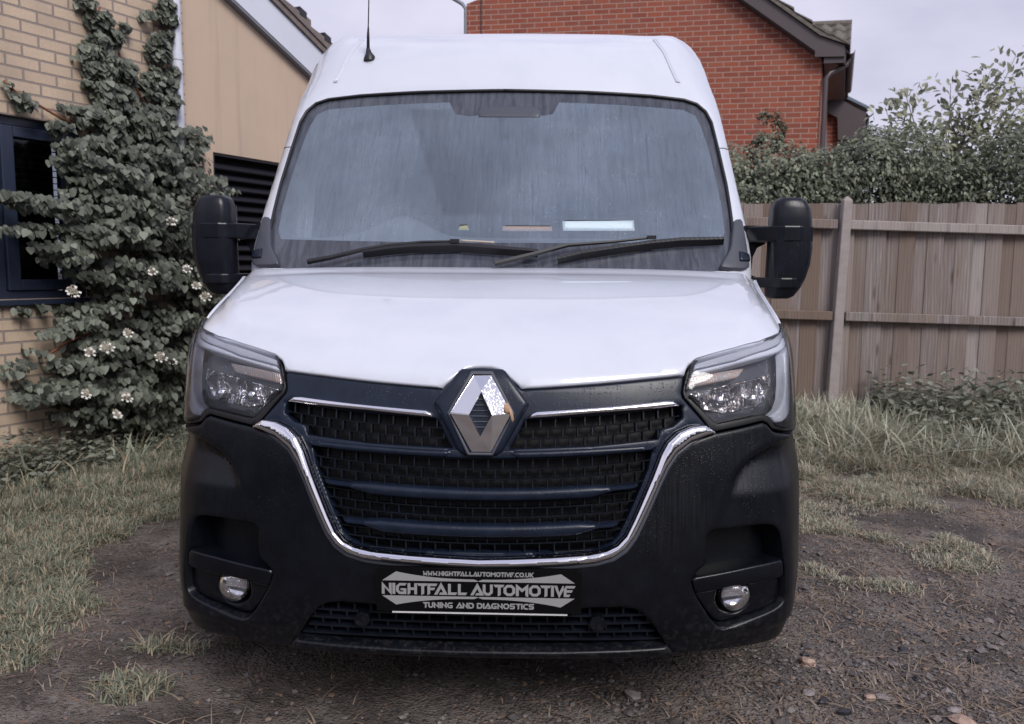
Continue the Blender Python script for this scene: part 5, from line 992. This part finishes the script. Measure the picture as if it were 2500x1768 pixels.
for s_, z, n_, w in [(0.87, 1.62, 0.52, 0.0429), (0.7, 1.28, 0.52, 0.039), (0.99, 1.3, 0.52, 0.039), (0.12, 1.16, 0.52, 0.0585), (0.33, 0.8, 0.52, 0.0585), (0.21, 0.78, 0.52, 0.0468), (0.74, 0.7, 0.52, 0.0546), (1.15, 1.1, 0.52, 0.0468), (0.49, 0.88, 0.52, 0.039), (0.46, 0.46, 0.52, 0.0468), (0.17, 0.52, 0.52, 0.039), (0.38, 0.36, 0.52, 0.039), (1.07, 1.18, 0.52, 0.039), (0.84, 0.66, 0.52, 0.0312)]:
    c0 = np.array(wl_(s_, z, n_)); fh = empty('flower_head', tuple(c0-o0), 0, clb); P, N_, U_, S_ = [], [], [], []; P2, N2, U2, S2 = [], [], [], []
    for _ in range(150):
        r = math.sqrt(random.random())*w*.8; a = random.uniform(0, 6.28); P.append((r*math.cos(a)*.9, r*math.cos(a)*-.3, r*math.sin(a)*.55+random.uniform(-.012, .012))); N_.append((.7+random.uniform(-.6, .6), -.6+random.uniform(-.6, .6), .6)); U_.append((random.uniform(-1, 1), 0, 1)); S_.append(random.uniform(.008, .014))
    for k in range(random.randint(5, 7)):
        a = k*.9+random.uniform(-.3, .3)+math.pi*.9; r = w*random.uniform(.85, 1.1); c = np.array((r*math.cos(a)*.9+.02, r*math.cos(a)*-.3-.03, r*math.sin(a)*.55))
        for j in range(4):
            b = j*1.571+.4; P2.append(c); N2.append((.6, -.7, .5)); U2.append((math.cos(b), math.cos(b)*.3, math.sin(b))); S2.append(.010)
    leaves('florets', P, N_, U_, S_, DIAM, DIAMF, M_floret, fh); leaves('petals', P2, N2, U2, S2, HEART, HEARTF, M_petal, fh)

def bush(name, label, cat, base, blobs, m, size, den=1.0, shape=(DIAM, DIAMF), group=None, trunk=None, inner=True):
    o = empty(name, base); tag(o, label, cat, group); b0 = np.array(base); C_, N_, U_, S_ = [], [], [], []
    for cx, cy, cz, rx, ry, rz in blobs:
        cnt = int(den*(rx*ry+ry*rz+rx*rz)*4.2/3/(size*size)*9)
        subs = rng.normal(size=(max(4, int(cnt/45)), 3)); subs /= np.linalg.norm(subs, axis=1)[:, None]
        for _ in range(cnt):
            d = subs[rng.integers(len(subs))]+rng.normal(size=3)*.22; d /= np.linalg.norm(d)
            if d[1] > .55: continue
            rad = rng.uniform(.72, 1.08) if rng.random() < .8 else rng.uniform(.3, .8); rad *= 1+.08*math.sin(d[0]*9+cx*5)+.06*math.sin(d[2]*11)
            C_.append(np.array((cx+d[0]*rx*rad, cy+d[1]*ry*rad, cz+d[2]*rz*rad))-b0); N_.append(d*1.0+np.array((0, -.2, .5))+rng.normal(size=3)*.45); U_.append(np.array((0, -.2, -.7))+d*.5+rng.normal(size=3)*.6); S_.append(size*rng.uniform(.7, 1.25))
    leaves('leaves', C_, N_, U_, S_, shape[0], shape[1], m, o)
    if trunk:
        mb = MB()
        for P, r in trunk: mb.tube([tuple(np.array(p)-b0) for p in P], r, 7)
        mb.build('stems', M_bark, o, True)
    return o
bush('hedge_shrub', 'leafy grey green shrub rising above the fence beside the van roof', 'shrub', (2.1, 5.3, 0), [(1.80, 5.35, 2.12, .42, .4, .28), (2.2, 5.3, 2.16, .36, .4, .28), (2.15, 5.35, 2.52, .13, .12, .17), (2.13, 5.35, 2.36, .16, .14, .16), (2.55, 5.25, 2.04, .42, .45, .31), (2.1, 5.2, 1.9, .6, .4, .3), (1.7, 5.2, 1.85, .4, .35, .35), (1.9, 5.4, 1.75, .8, .4, .5), (2.6, 5.4, 1.7, .5, .4, .5)], M_hedge, .044, trunk=[([(2.1, 5.4, 0), (2.15, 5.4, 1.2), (2.2, 5.4, 2.0)], [.05, .04, .02])])
bush('hedge_shrub', 'dense rounded shrub over the fence right of the concrete post', 'shrub', (3.3, 5.4, 0), [(2.95, 5.3, 2.06, .5, .5, .38), (3.3, 5.4, 2.26, .40, .5, .32), (3.05, 5.4, 2.36, .26, .3, .22), (3.65, 5.4, 1.95, .45, .5, .40), (3.0, 5.3, 1.95, .7, .4, .3), (3.3, 5.5, 1.7, 1.0, .4, .5)], M_hedge, .042, trunk=[([(3.3, 5.5, 0), (3.3, 5.5, 1.2), (3.4, 5.5, 2.0)], [.06, .05, .02])])
bush('hedge_shrub', 'darker shrub over the fence at the right edge of the photo', 'shrub', (4.5, 5.5, 0), [(4.30, 5.35, 2.15, .45, .5, .42), (4.75, 5.4, 2.3, .5, .5, .42), (4.1, 5.3, 1.85, .5, .4, .35), (4.4, 5.5, 1.7, .9, .4, .55), (5.4, 5.5, 2.1, .6, .5, .6)], M_hedge, .042, trunk=[([(4.5, 5.6, 0), (4.5, 5.6, 1.2), (4.5, 5.5, 2.1)], [.06, .05, .02])])
# sapling with bigger pale leaves
sp_o = empty('sapling', (3.85, 5.7, 0)); tag(sp_o, 'slender sapling with large pale leaves standing against the sky behind the shrubs', 'tree')
b0 = np.array((3.85, 5.7, 0)); mb = MB(); C_, N_, U_, S_ = [], [], [], []
trunk = [(0, 0, 0), (.02, 0, 1.3), (.0, 0, 2.1)]; mb.tube(trunk, [.03, .022, .015], 7)
for tip_, n_ in (((.53, -.05, 3.22), 26), ((.30, -.1, 3.10), 24), ((-.45, -.1, 2.93), 26), ((-.55, .05, 2.80), 22), ((.75, .1, 2.95), 22), ((.05, .1, 3.02), 26), ((-.2, -.1, 2.62), 24), ((.45, -.15, 2.72), 26), ((.15, .1, 2.65), 24), ((.9, 0, 2.72), 20), ((-.55, 0, 2.5), 20), ((.62, -.1, 2.5), 20)):
    a = np.array((0., 0, 1.7+random.uniform(0, .4))); tp = np.array(tip_); mid = (a+tp)/2+np.array((random.uniform(-.08, .08), 0, -.08)); P = [tuple((1-q)**2*a+2*q*(1-q)*mid+q*q*tp) for q in np.linspace(0, 1, 9)]; mb.tube(P, [.011*(1-q*.8) for q in np.linspace(0, 1, 9)], 5)
    for j in range(int(n_*9)):
        q = random.uniform(.12, 1.0)**.8; c = (1-q)**2*a+2*q*(1-q)*mid+q*q*tp; d = (tp-a)/np.linalg.norm(tp-a); sd = rng.normal(size=3)*.9; sd -= d*(sd@d)*.5
        C_.append(c+sd*.085); U_.append(d*.8+sd); N_.append(rng.normal(size=3)*.8+np.array((0, -.6, .7))); S_.append(random.uniform(.05, .095))
mb.build('trunk', M_bark, sp_o, True); leaves('leaves', C_, N_, U_, S_, DIAM, DIAMF, M_pale, sp_o)

# ---- ground
def m_ground():
    n = NT('wet_ground'); v = n.co(); s = n.N('SeparateXYZ'); n.L(n._c.outputs['Object'], s.inputs[0])
    a = n.noise(v, 3.2, 6, .62); b = n.noise(v, 38, 5, .7); gr = n.voro(v, 75, out='Color'); sg = n.N('SeparateColor'); n.L(gr, sg.inputs[0]); vd = n.voro(v, 75)
    c = n.mix(n.ramp(a, [(.35, 0), (.68, 1)]), (.085, .070, .064), (.195, .168, .152)); c = n.mix(n.math('MULTIPLY', n.ramp(b, [(.35, 0), (.7, 1)]), .6), c, (.24, .20, .175))
    c = n.mix(n.math('MULTIPLY', n.ramp(sg.outputs[0], [(.80, 0), (.9, .8)]), 1), c, (.20, .18, .175)); c = n.mix(n.ramp(sg.outputs[1], [(.90, 0), (.95, .7)]), c, (.26, .16, .10)); c = n.mix(n.ramp(sg.outputs[2], [(.88, 0), (.94, .7)]), c, (.03, .028, .030))
    moss = n.math('MULTIPLY', n.ramp(n.noise(n.co(), 5.5, 6, .7), [(.48, 0), (.56, 1)]), n.ramp(n.noise(n.co(), 90, 2), [(.4, 0), (.6, .85)])); c = n.mix(n.math('MULTIPLY', moss, n.ramp(s.outputs[0], [(.45, .25), (1.0, 1)])), c, (.25, .185, .13)); damp = n.ramp(n.noise(n.co(), 2.4, 6, .65), [(.44, 0), (.6, .8)]); c = n.mix(damp, c, (.045, .036, .032)); h = n.math('ADD', n.math('MULTIPLY', n.ramp(vd, [(0, 1), (.5, 0)]), .5), n.math('ADD', b, n.math('MULTIPLY', a, 3))); n.set(color=c, rough=n.ramp(a, [(.35, .45), (.6, .85)]), normal=n.bump(h, .022)); return n.m
M_ground = m_ground()
def gh(x, y): return .02*math.sin(x*1.7+1)*math.sin(y*1.3)+.008*math.sin(x*5.1)*math.sin(y*4.3+2)-.012
gx = np.concatenate([[-120, -60, -30, -15, -9], np.linspace(-6, 6, 110), [9, 15, 30, 60, 120]]); gy = np.concatenate([[-120, -60, -20, -8], np.linspace(-4, 8, 110), [12, 20, 40, 80, 160]])
V = [(x, y, gh(x, y) if abs(x) < 6.1 and -4.1 < y < 8.1 else -.012) for y in gy for x in gx]; nx = len(gx); Fc = [(j*nx+i, j*nx+i+1, (j+1)*nx+i+1, (j+1)*nx+i) for j in range(len(gy)-1) for i in range(nx-1)]
tag(mesh('ground', V, Fc, M_ground, None, True), kind='structure')
def vnoise(x, y, s=1, seed=0):                      # cheap value noise
    x = x*s+seed*17.3; y = y*s+seed*9.1; xi, yi = np.floor(x), np.floor(y); fx, fy = x-xi, y-yi; fx = fx*fx*(3-2*fx); fy = fy*fy*(3-2*fy)
    def hsh(a, b): q = np.sin(a*127.1+b*311.7+seed)*43758.5453; return q-np.floor(q)
    return (hsh(xi, yi)*(1-fx)+hsh(xi+1, yi)*fx)*(1-fy)+(hsh(xi, yi+1)*(1-fx)+hsh(xi+1, yi+1)*fx)*fy
def gdens(x, y):
    """grass cover 0..1 and blade length at ground points"""
    nz1 = vnoise(x, y, 2.2, 1)*.6+vnoise(x, y, 6, 2)*.4
    L = x < 0
    edge = np.interp(y, [-1, .30, .50, 1.0, 1.5, 2.0, 2.35, 3, 9], [-3.5, -1.70, -1.45, -1.60, -1.9, -1.85, -1.25, -1.1, -1.1])   # grass lies left of this x
    dl = np.clip((edge-x)/.18+.5+(nz1-.5)*2.2, 0, 1)*np.clip((y-.32-(nz1-.5)*.4)/.1, 0, 1)
    patchL = np.clip(1-np.hypot((x+1.14)/.17, (y-.33)/.13)+(nz1-.5)*1.2, 0, 1)*1.3+np.clip(1-np.hypot((x+1.2)/.24, (y-.62)/.07)+(nz1-.5)*1.2, 0, 1)*1.2+np.clip(1-np.hypot((x+1.45)/.12, (y-1.95)/.12)+(nz1-.5), 0, 1)
    dr = np.clip((y-1.75)/1.6+(nz1-.5)*2.0, 0, 1); spr = .9*np.clip(nz1-.56, 0, 1)*np.clip((y-.7)/.9, 0, 1)*3
    fn_ = vnoise(x, y, 16, 3)*.6+vnoise(x, y, 31, 6)*.4; d = np.where(L, np.clip(dl+patchL*.75, 0, 1), np.clip(dr+spr, 0, 1)); d = np.clip(d*1.15-(1-d)*fn_*1.1, 0, 1)*(.45+.75*fn_); d = np.where((np.abs(x) < 1.0) & (y > .1), 0, d)
    ln = np.where(L, .042+.045*np.clip((y-1.5)/2, 0, 1)+.09*np.clip(1-(x*-.90408+y*.42736-(3.2118*.90408+2.9928*.42736)+1.0)/-.8, 0, 0), .030+.055*np.clip((y-2.2)/1.2, 0, 1)+.12*np.clip((y-3.2)/1, 0, 1))
    return d, ln*(.5+.7*d)*(.55+.9*vnoise(x, y, 9, 12))
def grass(name, n, xr, yr, m, label, lean=.5, wid=.0022, filt=None, lmul=1.0, dens=gdens):
    x = rng.uniform(*xr, n); y = rng.uniform(yr[0], yr[1], n); d, ln = dens(x, y); k = rng.random(n) < d
    wall = (x+3.2118)*.90408-(y-2.9928)*.42736; k &= wall > .02; k &= ~((x > 0) & (y > 4.47+(x-2.44)*.029))
    if filt is not None: k &= filt(x, y)
    x, y, ln = x[k], y[k], ln[k]*lmul*rng.uniform(.5, 1.5, k.sum()); n = len(x); a = rng.uniform(0, 6.283, n); b = a+rng.normal(size=n)*.5; le = np.abs(rng.normal(size=n))*lean+.15
    z = np.array([gh(p, q) for p, q in zip(x, y)]); dx, dy = np.cos(a), np.sin(a); w = wid*rng.uniform(.7, 1.5, n)*(1+ln*2.5)
    px, py = -np.sin(b)*w, np.cos(b)*w; rows = []
    for t_, ww in ((0, 1), (.45, .85), (.8, .5)):
        f = le*t_**1.7*ln; hz = ln*t_*(1-.35*np.minimum(le, 1.4)*t_)
        rows.append((x+dx*f-px*ww, y+dy*f-py*ww, z+hz)); rows.append((x+dx*f+px*ww, y+dy*f+py*ww, z+hz))
    f = le*ln; rows.append((x+dx*f, y+dy*f, z+ln*(1-.38*np.minimum(le, 1.6))))
    V = np.stack([np.stack(r, 1) for r in rows], 1).reshape(-1, 3); q = (np.arange(n)*7)[:, None]
    T4 = np.array([(0, 1, 3), (0, 3, 2), (2, 3, 5), (2, 5, 4), (4, 5, 6)]); Fc = (T4[None]+q[:, :, None]).reshape(-1, 3)
    me = bpy.data.meshes.new(name); me.vertices.add(len(V)); me.vertices.foreach_set('co', V.reshape(-1)); me.loops.add(len(Fc)*3); me.loops.foreach_set('vertex_index', Fc.reshape(-1)); me.polygons.add(len(Fc)); me.polygons.foreach_set('loop_start', np.arange(len(Fc))*3)
    me.update(calc_edges=True); me.materials.append(m); o = bpy.data.objects.new(name, me); col.objects.link(o); return tag(o, label, 'grass', None, 'stuff')
def m_grass(name, a, b, c_):
    n = NT(name); g = n.N('NewGeometry'); r = g.outputs['Random Per Island']; v = n.co(); f = n.noise(v, 2.5, 3); f = n.math('ADD', n.math('MULTIPLY', r, .55), n.math('MULTIPLY', f, .5)); c = n.mix(n.ramp(f, [(.25, 0), (.75, 1)]), a, b)
    c = n.mix(n.ramp(n.math('FRACT', n.math('MULTIPLY', r, 7.13)), [(.70, 0), (.76, .9)]), c, c_); n.set(color=c, rough=.6); tl = n.N('BsdfTranslucent'); n.L(c, tl.inputs[0]); m = n.N('MixShader'); m.inputs[0].default_value = .3; n.L(n.b.outputs[0], m.inputs[1]); n.L(tl.outputs[0], m.inputs[2]); n.L(m.outputs[0], n.o.inputs[0]); return n.m
M_gr = m_grass('grass_green', (.13, .145, .105), (.34, .36, .27), (.48, .38, .27)); M_gr2 = m_grass('grass_dry', (.16, .165, .125), (.45, .45, .355), (.54, .42, .31)); M_dry = m_grass('straw', (.22, .165, .125), (.35, .28, .22), (.30, .21, .15))
M_seed = m_grass('seed_grass', (.32, .33, .26), (.60, .61, .49), (.5, .45, .34))
grass('short_grass', 420000, (-4.2, -1.0), (.1, 6.0), M_gr, 'short grey green grass growing left of the van up to the house', .9)
grass('long_grass', 460000, (.9, 5.6), (.9, 4.5), M_gr2, 'long pale grass growing right of the van up to the fence', 1.1)
def dwall(x, y): return np.clip(.9-((x+3.2118)*.90408-(y-2.9928)*.42736), 0, 1)*np.where(x < 0, 1, 0), np.full(len(x), .22)
grass('tall_grass', 9000, (-4.5, -1.2), (1.2, 6.0), M_gr, 'taller grass blades at the foot of the left house wall', .7, .0045, dens=dwall)
def dfen(x, y): return np.clip((y-3.3)/.9, 0, 1)*np.where(x > 0, 1, 0)*(.15+.75*vnoise(x, y, 2.6, 11))*np.clip((x-1.2)/.6, 0, 1), .15+.24*vnoise(x, y, 1.8, 5)+.10*np.clip(x-2.6, 0, 1)
grass('seeding_grass', 70000, (1.2, 5.6), (3.2, 4.5), M_seed, 'tall drooping seed grass along the foot of the fence', .9, .0024, dens=dfen)
def dlit(x, y): q = vnoise(x, y, 3.5, 8)*.5+vnoise(x, y, 11, 9)*.5; return np.clip((q-.46)*2.6, 0, 1)*np.where(x > .9, 1, .35+.4*(x < -1.1)), np.full(len(x), .024)
grass('dry_grass', 42000, (-2.6, 3.4), (-.2, 3.4), M_dry, 'flattened dry straw scattered over the bare ground', 2.4, .0022, dens=dlit)
# weeds (broad-leaved ground cover)
def weeds(name, n, fn, m, label, size):
    C_, N_, U_, S_ = [], [], [], []
    for _ in range(n):
        x, y, h = fn(); nl = random.randint(8, 14)
        for j in range(nl):
            q = (j+1)/nl; a = j*2.4; d = np.array((math.cos(a), math.sin(a), .25)); C_.append((x+random.uniform(-.01, .01), y, gh(x, y)+h*q)); U_.append(d); N_.append(np.array((0, 0, 1.))+rng.normal(size=3)*.3-.2*d); S_.append(size*random.uniform(.6, 1.2)*(1.15-.5*q))
    o = leaves(name, C_, N_, U_, S_, DIAM, DIAMF, m); return tag(o, label, 'weeds', None, 'stuff')
def fl(): s_ = random.uniform(-.35, 1.9); n_ = abs(random.gauss(.12, .20))+.05; p = wl_(s_, 0, n_); return p.x, p.y, random.uniform(.10, .34)*(1.1-min(.8, n_))
weeds('weed_bed', 420, fl, M_weed, 'bed of leafy weeds under the climbing shrub', .075)
def frr(): x = random.uniform(1.3, 4.3); x = x if random.random() < .35 else random.uniform(2.7, 4.2); y = 4.42-abs(random.gauss(0, .30)); return x, y, random.uniform(.12, .30)+(.34 if 2.75 < x else 0)*random.random()
weeds('nettle_patch', 520, frr, M_weed, 'patch of leafy weeds at the foot of the fence', .10)
# gravel and stones
def stones(name, n, fn, m, smin, smax, label, kind='stuff', parent=None):
    base = np.array([(1, 0, 0), (-1, 0, 0), (0, 1, 0), (0, -1, 0), (0, 0, 1), (0, 0, -1), (.6, .6, .55), (-.6, .6, .55), (.6, -.6, .55), (-.6, -.6, .55)]); F0 = [(0, 6, 8), (6, 2, 7), (7, 1, 9), (9, 3, 8), (4, 6, 7), (4, 7, 9), (4, 9, 8), (4, 8, 6), (0, 2, 6), (2, 1, 7), (1, 3, 9), (3, 0, 8), (5, 2, 0), (5, 1, 2), (5, 3, 1), (5, 0, 3)]
    V = []; Fc = []; F0 = np.array(F0); k = 0
    for _ in range(n):
        x, y = fn(); s = smin+(smax-smin)*random.random()**3; B_ = base*(1+rng.uniform(-.3, .3, (10, 1)))*np.array((s, s*random.uniform(.55, 1), s*random.uniform(.35, .7))); a = random.uniform(0, 6.28); c, sn = math.cos(a), math.sin(a)
        B_ = np.stack([B_[:, 0]*c-B_[:, 1]*sn+x, B_[:, 0]*sn+B_[:, 1]*c+y, B_[:, 2]+gh(x, y)+s*.12], 1); V.append(B_); Fc.append(F0+k); k += 10
    V = np.concatenate(V); Fc = np.concatenate(Fc); o = mesh(name, V, Fc, m); return o
def m_stone(name, cols):
    n = NT(name); g = n.N('NewGeometry'); r = n.N('ValToRGB'); r.color_ramp.interpolation = 'CONSTANT'; e = r.color_ramp.elements
    while len(e) < len(cols): e.new(.5)
    for i, (x, c) in enumerate(zip(e, cols)): x.position = i/len(cols); x.color = c+(1,)
    n.L(g.outputs['Random Per Island'], r.inputs[0]); c = n.mix(n.noise(n.co(), 120, 3), r.outputs[0], (.10, .085, .08)); n.set(color=c, rough=.55, normal=n.bump(n.noise(n.co(), 200, 2), .001)); return n.m
M_grav = m_stone('gravel_mix', [(.11, .095, .09), (.055, .05, .055), (.17, .15, .145), (.09, .07, .06), (.24, .21, .20), (.035, .033, .036), (.26, .165, .105), (.12, .10, .095)])
def fg():
    while True:
        x = random.uniform(-2.2, 3.4); y = random.uniform(-.6, 2.6)
        w = np.interp(x, [-2.2, -1.0, 0, 1.0, 3.4], [.18, .2, .5, 1.0, 1.0])*np.interp(y, [-.6, .9, 1.6, 2.6], [1, .9, .5, .15])
        if random.random() < w*(.45+.9*float(vnoise(np.array([x]), np.array([y]), 2.5, 4)[0])): return x, y
tag(stones('gravel', 30000, fg, M_grav, .0022, .013, ''), 'loose wet gravel spread over the earth around the van', 'gravel', None, 'stuff')
tag(stones('gravel', 1100, fg, M_grav, .010, .026, ''), 'larger loose chips among the gravel right of the van', 'gravel', None, 'stuff')
M_coal = simple('dark_stone', (.022, .021, .024), .4, var=.3, scale=60, bump=.002); M_pinks = simple('pink_stone', (.36, .25, .20), .6, var=.2, scale=60, bump=.002); M_greys = simple('grey_stone', (.22, .195, .19), .6, var=.2, scale=60, bump=.002)
STN = [(1.457, 0.718, 0.024, 0), (1.599, 0.712, 0.014, 0), (1.673, 0.662, 0.024, 0), (1.236, 0.582, 0.02, 0), (1.414, 0.509, 0.018, 0), (1.041, 0.318, 0.02, 0), (1.366, 0.588, 0.012, 0), (1.083, 0.626, 0.014, 0), (1.085, 0.265, 0.02, 0), (2.131, 1.234, 0.014, 0), (1.407, 0.587, 0.014, 0), (1.07, 0.566, 0.028, 1), (1.199, 0.355, 0.02, 1), (1.422, 0.234, 0.03, 1), (0.457, 0.323, 0.03, 2), (1.238, 0.356, 0.024, 2), (1.015, 0.372, 0.02, 2), (1.432, 0.304, 0.018, 2)]
for i, (x, y, s, kk) in enumerate(STN):
    B_ = bmesh.new(); bmesh.ops.create_icosphere(B_, subdivisions=2, radius=1); random.seed(i*7+3); ph = [random.uniform(0, 6) for _ in range(6)]
    sx, sy, sz = s*random.uniform(.9, 1.2), s*random.uniform(.6, .9), s*random.uniform(.45, .65)
    for v in B_.verts: q = 1+.22*math.sin(v.co.x*3+ph[0])*math.sin(v.co.y*3+ph[1])+.14*math.sin(v.co.z*5+ph[2]); v.co = Vector((v.co.x*q*sx, v.co.y*q*sy, max(-.6, v.co.z*q)*sz))
    me = bpy.data.meshes.new('stone'); B_.to_mesh(me); B_.free(); me.materials.append((M_coal, M_pinks, M_greys)[kk]); o = bpy.data.objects.new('stone', me); col.objects.link(o); o.location = (x, y, gh(x, y)+s*.2); o.rotation_euler = (0, 0, ph[3])
    tag(o, ('small black stone lying on the gravel right of the van', 'rounded pinkish stone lying on the gravel', 'pale grey flat stone lying on the gravel')[kk], 'stone', ('black stones on the gravel', 'pinkish stones on the gravel', 'grey stones on the gravel')[kk])
random.seed(5)
